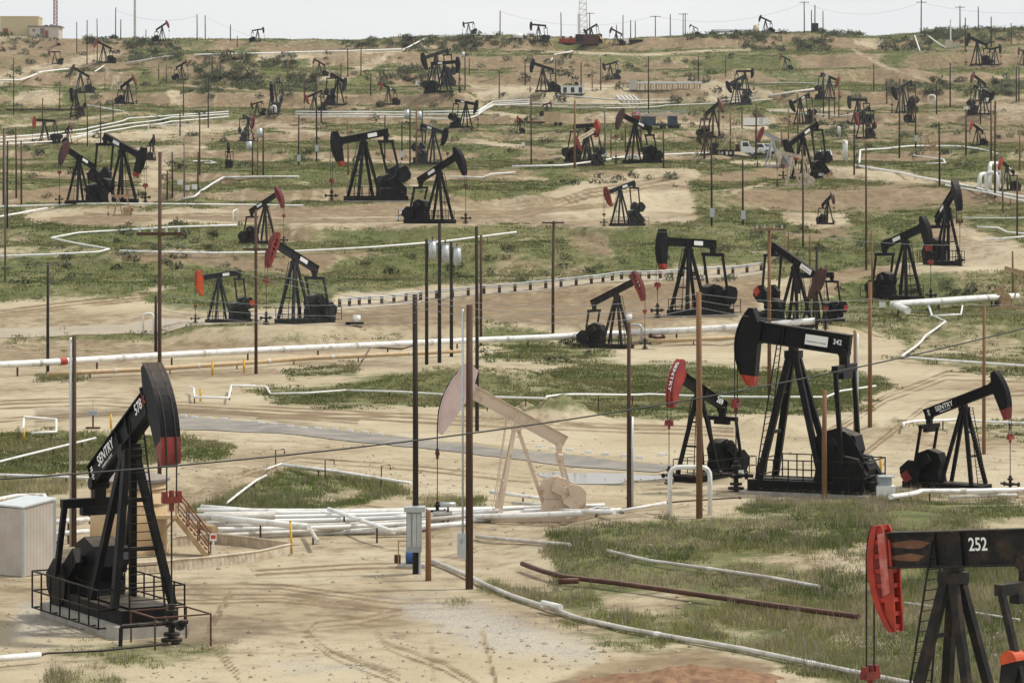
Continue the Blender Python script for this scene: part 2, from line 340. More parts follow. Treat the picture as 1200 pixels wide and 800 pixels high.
 (368, 112, 134, 150, -22, 3.4, 3.0, OL, 'red', 'plain', OL, dict(), 'black pumpjack with lowered red head above the white pipe rack'),
 (321, 100, 135, 95, -22, 3.4, 3.0, BK, BK, 'plain', BK, dict(), 'tall narrow black pumpjack seen from the front on the left hillside'),
 (301, 122, 137, 150, -15, 3.2, 3.0, OL, OL, 'plain', OL, dict(), 'small dark pumpjack lowered to the left beside the tall narrow one'),
 (291, 140, 166, 60, -14, 3.4, 3.0, BK, 'red', 'plain', BK, dict(), 'black pumpjack with red head turned forwards above the small transformer poles'),
 (268, 174, 197, 88, 10, 3.3, 3.0, OL, OL, 'plain', OL, dict(), 'small dark pumpjack seen from the front left of the small transformer poles'),
 (213, 77, 94, 35, 24, 3.3, 3.0, BK, 'brown_red', 'plain', BK, dict(), 'black pumpjack with brown red head raised to the right on the upper left hillside'),
 (270, 61, 71, 150, 10, 3.3, 3.0, OL, 'red', 'plain', OL, dict(), 'tiny dark pumpjack with red head behind the left upper pipe'),
 (374, 74, 89, 150, 27, 3.3, 3.0, OL, 'brown_red', 'plain', OL, dict(), 'small dark pumpjack with reddish head in the dark scrub'),
 (121, 54, 74, 150, 24, 3.5, 3.0, BK, 'red', 'plain', BK, dict(), 'black pumpjack with red head raised to the left against red dirt'),
 (64, 62, 75, 158, -3, 3.5, 3.0, OL, 'red', 'plain', 'brown_red', dict(), 'small dark pumpjack with level beam on the reddish dirt at upper left'),
 (66, 46, 54, 120, 10, 3.3, 3.0, OL, 'brown_red', 'plain', OL, dict(), 'tiny dark pumpjack at the foot of the red lattice mast'),
 (94, 86, 109, 148, 27, 3.4, 3.0, SB, 'maroon', 'plain', SB, dict(), 'dark pumpjack with maroon head directly above the narrow one at left'),
 (89, 108, 137, 102, -10, 3.4, 3.0, BK, BK, 'plain', BK, dict(), 'narrow black pumpjack seen from the front beside the dirt loop'),
 (134, 87, 106, 165, 20, 3.4, 3.0, 'salmon', 'pink', 'plain', 'salmon', dict(), 'small all pink pumpjack on the upper left hillside'),
 (150, 98, 122, 38, 27, 3.4, 3.0, BK, 'rust_light', 'plain', BK, dict(), 'black pumpjack with rusty orange head next to the small pink one'),
 (52, 143, 168, 155, 2, 3.4, 3.0, OL, 'orange_red', 'plain', OL, dict(), 'dark pumpjack with level beam and orange head at the left edge'),
 (80, 151, 169, 60, 24, 3.3, 3.0, OL, 'brown_red', 'plain', OL, dict(), 'small dark pumpjack behind the raised black twin at far left'),
 (546, 122, 150, 32, -10, 3.5, 3.0, BK, BK, 'plain', BK, dict(plate=1), 'black pumpjack with lowered head beside the bend of the white pipe rack'),
 (609, 141, 157, 110, 10, 3.2, 3.0, OL, 'red', 'plain', OL, dict(), 'tiny dark pumpjack with red head left of the long trailers'),
 (178, 166, 188, 70, 18, 3.2, 3.0, OL, OL, 'plain', OL, dict(), 'dark open pumpjack right behind the tall black head at far left'),
 (1196, 322, 362, 12, -15, 3.2, 2.8, 'tan_metal', 'tan_metal', 'plain', 'tan_metal', dict(), 'rusty tan pumpjack cut by the right edge beside the white pipe'),
]
PG = 'pumpjacks working across the oil field'
for P in PUMPS:       # every unit stands on its own levelled pad
    x, y, z = hit_base(P[0], P[2]); sc = (P[2] - P[1]) * y / F / 6.0
    far = y > 300
    PADS.append((x, y, z, 4.6 * sc if far else 3.5, (9.5 if far else 7.5) * sc))
PADS.append((4.9, 169.0, float(h_base(np.array([4.9]), np.array([169.]))[0]) - .25, 5.2, 9.0))

def crank_pose(tail, t, flip):
    s_ = max(-.6, min(.75, -tail * math.sin(t) / .98)); a = math.asin(s_)
    return math.pi - a if not flip else a
def pumpjack(P, idx):
    px, py, by, yaw, tilt, R, tail, body, head, style, wcol, opt, label = P
    g = hit(px, by); sc = (by - py) * g[1] / F / 6.0
    hp = by - py; big = opt.get('big'); near = hp > 40
    if body == BK and hp < 50 and idx % 3: body = (OL, SB)[idx % 2]
    root = empty('pumpjack', g, -math.radians(yaw), sc)
    tag(root, label, 'pumpjack', PG)
    t = math.radians(tilt); hs = 6.0; ct, st = math.cos(t), math.sin(t)
    def rt(x, z): return (x * ct - z * st, hs + x * st + z * ct)
    def rot(v):
        return [(x * ct - z * st, y, hs + x * st + z * ct) for x, y, z in v]
    pd_h = opt.get('pad', 0); pd_h = .14 if pd_h == 1 else pd_h; b0 = pd_h
    if P[7] == BK and wcol == BK: wcol = body
    nt_ = 8 if near else 5; kx = opt.get('kx', .86); bx = (1.68 - 5.25 * kx) / 2; bl = 1.68 + 5.25 * kx
    # skid and pad
    if opt.get('pad'):
        MB().box((bx, 0, (pd_h - .45) / 2), (bl + .5, 2.5, pd_h + .45)).build('concrete_pad', 'concrete', root)
    m = MB()
    for y in (-.85, .85): m.box((bx, y, b0 + .24), (bl, .26, .46))
    for x in (-5.1 * kx, -3.9 * kx, -2.4 * kx, -.6, 1.55): m.box((x, 0, b0 + .26), (.3, 1.5, .36))
    if near: m.box((-1.2, 0, b0 + .49), (5.2, 1.2, .03))
    m.build('skid', body, root)
    # samson post
    top = hs - .28; zb = b0 + .47; lw = .27 if not opt.get('three') else .22
    for y in (-1, 1):
        MB().bar((.12, y * .16, top), (1.15, y * 1.02, zb), lw, lw * .8, (0, 1, 0)).build('leg', body, root)
    if opt.get('three'):
        MB().bar((-.1, 0, top), (-1.9, 0, zb), lw, lw, (0, 1, 0)).build('leg', body, root)
    else:
        for y in (-1, 1):
            MB().bar((-.12, y * .16, top), (-1.45, y * .72, zb), lw * .9, lw * .75, (0, 1, 0)).build('leg', body, root)
    if near:
        for k in (.3, .62):
            xx = .12 + 1.03 * k; yy = .16 + .86 * k; zz = top + (zb - top) * k
            MB().bar((xx, -yy, zz), (xx, yy, zz), .13).build('cross_brace', body, root)
        m = MB(); L = 22
        a0 = np.array((1.35, 0, zb)); a1 = np.array((.42, 0, hs - .1 + (.9 if opt.get('deep') else 0)))
        o = np.array((0, .62, 0)); o2 = np.array((0, .16, 0))
        for y in (-1, 1):
            m.bar(a0 + o * y * 1 + np.array((.1, y * .0, 0)), a1 + np.array((.12, y * .22, 0)), .045)
        for k in range(1, L):
            q = k / L; w = .62 + (.22 - .62) * q; p = a0 * (1 - q) + a1 * q + np.array((.11, 0, 0)); m.bar(p + (0, -w, 0), p + (0, w, 0), .03)
        m.build('ladder', body, root)
    m = MB().box((0, 0, hs - .24), (.62, .62, .3)); m.bar((0, -.34, hs - .04), (0, .34, hs - .04), .22)
    m.build('saddle_bearing', body, root)
    # walking beam
    dp = opt.get('deep', .72)
    m = MB(); xa, xb = -tail - .22, R - .72
    m.prism([(xa, .18), (xa + .35, .05), (xb, .05), (xb, .05 + dp), (xa, .05 + dp)], -.10, .10)
    for z0 in (.05, .05 + dp - .05):
        m.prism([(xa + (.35 if z0 < .1 else 0), z0), (xb, z0), (xb, z0 + .05), (xa + (.35 if z0 < .1 else 0), z0 + .05)], -.23, .23)
    for x in (xa + .04, -.45, .45, xb - .04): m.prism([(x - .03, .06), (x + .03, .06), (x + .03, dp), (x - .03, dp)], -.20, .20)
    m.v = rot(m.v); beam = m.build('walking_beam', opt.get('beam', body), root)
    yside = -1 if 0 <= yaw < 90 or yaw > 270 else 1
    # horse head
    th1, th2 = (min(.66, 1.51 * opt.get('hk', 1) / R), min(.82, 2.13 * opt.get('hk', 1) / R)) if not opt.get('low') else (math.radians(22), math.radians(35))
    N = 14 if near else 7
    arc = [(R * math.cos(a), R * math.sin(a)) for a in np.linspace(th1, -th2, N)]
    xi = R - opt.get('hd', .95); zt = .05 + dp
    hw = .27; hl = .2 if big else .28
    def slab(outline, y0, y1, mt, name='horse_head', par=root):
        q = MB().prism(outline, y0, y1); q.v = rot(q.v); return q.build(name, mt, par)
    tipn = 0; yside0 = -1 if 0 <= yaw < 90 or yaw > 270 else 1
    if style in ('tip', 'tipsmall'):
        tipn = max(2, int(N * (.24 if style == 'tip' else .1)))
    def inner(a):        # inner edge of the head at arc angle a
        q = (a + th2) / (th1 + th2)
        if a > .24 * 3.6 / R: return (xi + .1 + (a - .24 * 3.6 / R) * 1.1, R * math.sin(a))
        if a > -.02: return (xi, R * math.sin(a))
        return (xi + (R * math.cos(th2) - .22 - xi) * ((-.02 - a) / (th2 - .02)) ** .85, R * math.sin(a) * 1.0)
    if style == 'lattice':
        q = MB()
        outer = [(R * math.cos(a), R * math.sin(a)) for a in np.linspace(th1, -th2, N)]
        innr = [(p[0] * (1 - .22 / R), p[1]) for p in outer]
        for i in range(N - 1):
            for y in (-1,):
                q.prism([outer[i], outer[i + 1], innr[i + 1], innr[i]], -hl - .05, hl + .05)
        spine = []
        angs = np.linspace(th1, -th2, N)
        for a in angs:
            ii = inner(a); ox = R * math.cos(a) - .2; spine.append((ii, (min(ox, ii[0] + .32), ii[1])))
        for i in range(N - 1):
            (a0, b0_), (a1, b1_) = spine[i], spine[i + 1]
            for y in (-hl, hl - .06): q.prism([a0, b0_, b1_, a1], y, y + .06)
            q.prism([(a0[0] + .25, a0[1]), (a0[0] + .31, a0[1]), (a1[0] + .31, a1[1]), (a1[0] + .25, a1[1])], -hl + .06, hl - .06)
        for a in np.linspace(th1 - .03, -th2 + .06, 8):
            zc = R * math.sin(a); x1 = R * math.cos(a) - .15; x0 = inner(a)[0] + .06
            if x1 - x0 > .1: q.prism([(x0, zc - .06), (x1, zc - .06), (x1, zc + .06), (x0, zc + .06)], -hl + .002, hl - .002)
        # upper cheek plates
        q.v = rot(q.v); hd = q.build('horse_head', head, root)
        if opt.get('rust'):
            q = MB().prism([(xi + .16, 1.05), (xi + .42, 1.0), (xi + .4, -.75), (xi + .12, -.6)], min(yside0 * (hl + .004), yside0 * (hl + .01)), max(yside0 * (hl + .004), yside0 * (hl + .01))); q.v = rot(q.v); q.build('faded_patch', 'faded_pink', hd)
    else:
        angs = list(np.linspace(th1, -th2, N)); k2 = N - 1 - tipn
        def outl(aa): return [(R * math.cos(a), R * math.sin(a)) for a in aa] + [inner(a) for a in reversed(aa)]
        q = MB(); aa = angs[:k2 + 1]
        for i in range(len(aa) - 1):
            o_ = outl(aa[i:i + 2]); q.prism(o_, -hw, hw)
            fl = [(R * math.cos(a) + .05, R * math.sin(a)) for a in aa[i:i + 2]] + [(R * math.cos(a), R * math.sin(a)) for a in reversed(aa[i:i + 2])]
            q.prism(fl, -hw - .07, hw + .07)
        if near: q.prism([(xi - .08, -.02), (xi + .02, -.02), (xi + .02, zt + .06), (xi - .08, zt + .06)], -.3, .3)
        q.v = rot(q.v); hd = q.build('horse_head', head, root)
        if tipn:
            q = MB(); aa = angs[k2:]
            for i in range(len(aa) - 1):
                q.prism(outl(aa[i:i + 2]), -hw, hw)
                fl = [(R * math.cos(a) + .05, R * math.sin(a)) for a in aa[i:i + 2]] + [(R * math.cos(a), R * math.sin(a)) for a in reversed(aa[i:i + 2])]
                q.prism(fl, -hw - .07, hw + .07)
            q.v = rot(q.v); q.build('head_tip', 'red' if style == 'tip' else 'orange_red', hd)
        if opt.get('stripe'):
            for yy in (-.2, .14):
                q = MB()
                for i in range(k2):
                    a, b = angs[i], angs[i + 1]
                    q.prism([(R * math.cos(a) + .062, R * math.sin(a)), (R * math.cos(b) + .062, R * math.sin(b)), (R * math.cos(b) + .052, R * math.sin(b)), (R * math.cos(a) + .052, R * math.sin(a))], yy, yy + .05)
                q.v = rot(q.v); q.build('stripe', 'maroon', hd)
    # bridle, carrier, rod
    zc = max(1.9, hs - 1.5 - .62 * R + R * t + .3)
    m = MB()
    for y in (-.17, .17):
        pts = [(R * math.cos(a) + .075, y, hs + R * math.sin(a)) for a in np.linspace(min(th1 + t, .9), 0, 6)] if near and th1 + t > .05 else []
        m.tube(pts + [(R + .075, y, hs), (R + .075, y, zc)], .026 if big else .022, 5)
    m.build('bridle_cable', 'cable_black', root)
    xr = R + .075
    m = MB().box((xr, 0, zc), (.24, .62, .2)); m.tube([(xr, 0, zc - .35), (xr, 0, zc + .3)], .09, nt_)
    for y in (-.24, .24): m.box((xr, y, zc + .1), (.16, .16, .34))
    m.build('carrier_bar', 'red' if head not in ('pink', BK) or style == 'tip' or style == 'tipsmall' else 'rust', root)
    MB().tube([(xr, 0, 1.1), (xr, 0, zc)], .03, 5).build('polished_rod', 'cable_black', root)
    m = MB().tube([(xr, 0, -.1), (xr, 0, 1.25)], .11, nt_)
    for z, r, h in ((.12, .34, .1), (.3, .26, .1), (.62, .2, .16), (1.0, .2, .14)): m.tube([(xr, 0, z - h / 2), (xr, 0, z + h / 2)], r, 10 if near else 6)
    m.tube([(xr - .75, 0, .66), (xr + .7, 0, .66)], .075, nt_); m.tube([(xr, -.55, .66), (xr, .55, .66)], .075, nt_)
    m.tube([(xr + .62, 0, .66), (xr + .7, 0, .66)], .17, nt_); m.tube([(xr - .5, 0, .66), (xr - .42, 0, .66)], .16, nt_)
    m.build('wellhead', 'black_old', root)
    # equaliser and pitmans
    T = rt(-tail, .12); ez = T[1] - .62
    m = MB().box((T[0], 0, T[1] - .3), (.34, .4, .62))
    m.tube([(T[0], -.32, T[1]), (T[0], .32, T[1])], .2, nt_)
    m.bar((T[0], -1.32, ez), (T[0], 1.32, ez), .26, .3)
    if big: m.prism([(T[0] - .16, ez - .14), (T[0] + .16, ez - .14), (T[0] + .16, ez - .42), (T[0] - .16, ez - .42)], -.62, .62)
    m.build('equalizer', body, root)
    cx, cz, rc = -2.85 * (kx + .06), 2.05, .95; ox = cx + 2.85; mx_ = -4.85 * kx
    ca = crank_pose(tail, t, opt.get('flip'))
    if 'ca' in opt: ca = math.radians(opt['ca'])
    pin = (cx + rc * math.cos(ca), cz + rc * math.sin(ca))
    for y in (-1.2, 1.2):
        MB().bar((T[0], y, ez), (pin[0], y, pin[1]), .17, .17, (0, 1, 0)).build('pitman_arm', body, root)
    # cranks and weights
    dx, dz = math.cos(ca), math.sin(ca); nx, nz = -dz, dx
    cws = opt.get('cws', .92)
    def cp(r, l):
        r *= cws; l *= cws
        return (cx + dx * r + nx * l, cz + dz * r + nz * l)
    for y in (-1, 1):
        ya, yb = sorted((y * .72, y * .98))
        cr = MB().prism([cp(-.35, -.3), cp(-.35, .3), cp(1.2, .34), cp(2.05, .3), cp(2.05, -.3), cp(1.2, -.34)], ya, yb)
        cr = cr.build('crank', body, root)
        ya, yb = sorted((y * .66, y * 1.06))
        MB().prism([cp(.75, .36), cp(1.25, .85), cp(2.2, .8), cp(2.45, .4), cp(2.45, -.4), cp(2.2, -.8), cp(1.25, -.85), cp(.75, -.36)] if not opt.get('three') else
                   [cp(.4, .2), cp(.9, .8), cp(1.5, .9), cp(2.1, .7), cp(2.4, 0), cp(2.1, -.7), cp(1.5, -.9), cp(.9, -.8), cp(.4, -.2)], ya, yb).build('counterweight', body if wcol not in ('salmon', 'tan_metal', 'cream', 'silver') else wcol, cr)
        if wcol != body and wcol not in ('salmon', 'tan_metal', 'cream', 'silver'):
            ya, yb = sorted((y * .6, y * 1.12)); MB().prism([cp(1.75, .55), cp(2.5, .42), cp(2.5, -.25), cp(1.75, -.3)], ya, yb).build('weight_cap', wcol, cr)
    # gear box, motor
    m = MB().prism([(-3.7 + ox, zb), (-1.95 + ox, zb), (-2.1 + ox, 1.35), (-3.55 + ox, 1.35)], -.56, .56)
    m.prism([(a_ + ox, b_) for a_, b_ in ((-3.6, 1.37), (-2.1, 1.37), (-1.85, 1.9), (-2.1, 2.55), (-2.9, 2.8), (-3.7, 2.5), (-3.85, 1.9))], -.5, .5)
    m.bar((cx, -1.0, cz), (cx, 1.0, cz), .3)
    m.build('gear_box', body, root)
    m = MB().tube([(mx_, -.5, b0 + 1.0), (mx_, .5, b0 + 1.0)], .42, 10 if near else 6); m.box((mx_, 0, b0 + .6), (.9, .8, .3)); m.box((mx_ - .1, .3, b0 + 1.35), (.4, .3, .3))
    m.build('motor', 'black_old' if not near or idx % 2 else 'silver', root)
    m = MB()
    g0, g1 = (mx_, b0 + 1.0), (-3.1 + ox, 2.1)
    ang = math.atan2(g1[1] - g0[1], g1[0] - g0[0])
    o1 = [(g0[0] + .42 * math.cos(a), g0[1] + .42 * math.sin(a)) for a in np.linspace(ang + math.pi / 2, ang + 1.5 * math.pi, 7)]
    o2 = [(g1[0] + .62 * math.cos(a), g1[1] + .62 * math.sin(a)) for a in np.linspace(ang - math.pi / 2, ang + math.pi / 2, 7)]
    m.prism(o1 + o2, .52, .64); m.build('belt_guard', body if wcol == body else body, root)
    # white or dark name plate
    f0 = yside * .235
    def decal(body_, size, x0, z0, off, mt, name, par, bold=True, sx=1.0):
        v, f = text_geo(body_, bold); q = MB(); vv = []
        for (a, b, c) in v: vv.append((x0 + (a * size * sx) * (1 if yside < 0 else -1), off, z0 + b * size))
        if yside > 0: f = [tuple(reversed(p)) for p in f]
        q.add(rot(vv), f); return q.build(name, mt, par)
    if opt.get('sign'):
        sw, sh = (.98, .42) if yaw > 90 else (1.5, .5)
        x0 = -1.02 if yaw > 90 else 1.5
        q = MB().box((x0, f0 * 1.0, .05 + dp / 2), (sw, .03, sh)); q.v = rot(q.v); pl = q.build('name_plate', 'white_paint', beam)
        decal(opt['sign'], .095 if yaw > 90 else .2, x0, .05 + dp / 2 - .07, yside * .253, 'text_dark', 'plate_lettering', pl)
    elif opt.get('plate'):
        x0 = -.95; q = MB().box((x0, yside * .215, .05 + dp / 2), (1.05, .04, dp * .52)); q.v = rot(q.v); q.build('name_plate', 'white_paint', beam)
    if opt.get('num'):
        n_ = opt['num']; x0 = {'578': 1.75, '252': -1.1, '342': -1.92, '269': -2.2}[n_]
        sz = {'578': .5, '252': .5, '342': .3, '269': .6}[n_]
        decal(n_, sz, x0, .05 + dp / 2 + (.06 if n_ != '252' else .1), yside * .238, 'text_white', 'beam_number', beam, sx=.85)
    if opt.get('text'):
        x0 = -1.45
        tx = decal(opt['text'], .5, x0, .05 + dp * .55, yside * .238, 'text_white', 'beam_lettering', beam, sx=.85)
        decal('PUMPING UNITS', .13, x0, .05 + dp * .16, yside * .238, 'text_white', 'small_lettering', beam)
        q = MB(); xx = x0 - 1.35 if yside < 0 else x0 + 1.35
        for k, w in enumerate((.13, .2, .11, .2, .15)): q.box((xx, yside * .236, .2 + k * .1), (w, .008, .06))
        q.v = rot(q.v); q.build('beam_emblem', 'text_white', beam)
        if opt.get('stripe'):
            q = MB()
            for s_ in (-1, 1): q.bar((xi - .02 - .13, yside * .29, .45 - s_ * .13), (xi - .02 + .13, yside * .29, .45 + s_ * .13), .07, .02, (0, 1, 0))
            q.v = rot(q.v); q.build('head_emblem', 'orange_red', hd)
    if opt.get('headtext'):
        v, f = text_geo(opt['headtext'], True); vv = []
        for (a, b, c) in v:
            an = (-a * .62) / R + .02; an = max(-th2 + .02, min(th1 - .02, an))
            vv.append(((R + .058) * math.cos(an), b * .40, (R + .058) * math.sin(an)))
        q = MB().add(rot(vv), f); q.build('head_lettering', 'text_white', hd)
    if opt.get('rust'):
        for (x0, z0, w, h) in ((1.55, .34, 1.3, .2), (1.45, .7, 1.5, .22)):
            q = MB(); pts = [(x0 + w / 2 * math.cos(a) * (1 + .12 * math.sin(5 * a)), z0 + h / 2 * math.sin(a) * (1 + .25 * math.cos(3 * a))) for a in np.linspace(0, 2 * math.pi, 18)[:-1]]
            q.prism(pts, min(yside * .104, yside * .1), max(yside * .104, yside * .1)); q.v = rot(q.v); q.build('rust_patch', 'rust_light', beam)
        # orange brake drum guard
    if opt.get('helmet'):       # rounded orange end of the near counterweight
        pts = [(-2.95 + .27 * math.cos(a), 3.95 + .27 * math.sin(a)) for a in np.linspace(-.5, math.pi - .1, 12)]
        MB().prism(pts, 1.0, 1.45).build('weight_cap', 'orange', root); MB().bar((-2.7, 1.2, 2.0), (-2.95, 1.2, 4.0), .5, .4, (0, 1, 0)).build('crank', body, root)
    if opt.get('stripe'):       # guard cage and flow pipe at the well
        m = MB(); q = [(xr - .9, -1.0), (xr + 1.0, -1.0), (xr + 1.0, .9), (xr - .9, .9)]
        for k in range(4):
            x_, y_ = q[k]; m.bar((x_, y_, 0), (x_, y_, 1.0), .045); x2, y2 = q[(k + 1) % 4]; m.bar((x_, y_, 1.0), (x2, y2, 1.0), .045)
        m.build('well_cage', 'rust', root); MB().tube([(xr, -.1, .66), (xr, -1.7, .66), (xr, -1.72, .6), (xr, -1.74, .05)], .07, 8).build('flow_pipe', 'black_old', root)
    if opt.get('rail'):
        m = MB(); xs = np.linspace(-5.6 * kx, 1.0, 8); hw_ = 1.5
        r_ = .028 if near and hp > 95 else .03
        for y in (-hw_, hw_):
            for x in xs: m.bar((x, y, .25), (x, y, 1.5), r_ * 1.6)
            for z in (.28, .85, 1.5): m.bar((xs[0], y, z), (xs[-1], y, z), r_ * 1.6)
        for x in (xs[0], xs[-1]):
            for z in (.28, .85, 1.5): m.bar((x, -hw_, z), (x, hw_, z), r_ * 1.6)
        for x in xs[::2]: m.bar((x, -hw_, .27), (x, hw_, .27), r_ * 1.6)
        m.build('railing', 'black', root)
    return root
# ---------------------------------------------------------------- ground paint (surveyed patches of weeds, brown cuts, gravel, mud)
def inside(poly, px, py, soft):
    poly = np.array(poly, float)
    x0, y0 = poly.min(0) - soft * 2; x1, y1 = poly.max(0) + soft * 2
    out = np.zeros(px.shape); m = (px > x0) & (px < x1) & (py > y0) & (py < y1)
    if not m.any(): return out
    X = px[m]; Y = py[m]; ins = np.zeros(X.shape, bool); d2 = np.full(X.shape, 1e9); n = len(poly)
    for i in range(n):
        ax, ay = poly[i]; bx, by = poly[(i + 1) % n]
        c = ((ay > Y) != (by > Y))
        with np.errstate(divide='ignore', invalid='ignore'):
            xi = (bx - ax) * (Y - ay) / ((by - ay) if by != ay else 1e-9) + ax
        ins ^= c & (X < xi)
        t = np.clip(((X - ax) * (bx - ax) + (Y - ay) * (by - ay)) / ((bx - ax) ** 2 + (by - ay) ** 2 + 1e-9), 0, 1)
        d2 = np.minimum(d2, (X - ax - t * (bx - ax)) ** 2 + (Y - ay - t * (by - ay)) ** 2)
    d = np.sqrt(d2) * np.where(ins, 1, -1)
    out[m] = sst(-soft, soft, d)
    return out
def line(pts, w, px, py, soft):
    out = np.zeros(px.shape)
    for (ax, ay), (bx, by) in zip(pts[:-1], pts[1:]):
        m = (px > min(ax, bx) - w - 8) & (px < max(ax, bx) + w + 8) & (py > min(ay, by) - w - 8) & (py < max(ay, by) + w + 8)
        if not m.any(): continue
        X = px[m]; Y = py[m]
        t = np.clip(((X - ax) * (bx - ax) + (Y - ay) * (by - ay)) / ((bx - ax) ** 2 + (by - ay) ** 2 + 1e-9), 0, 1)
        d = np.hypot(X - ax - t * (bx - ax), Y - ay - t * (by - ay))
        out[m] = np.maximum(out[m], 1 - sst(w - soft, w + soft, d))
    return out
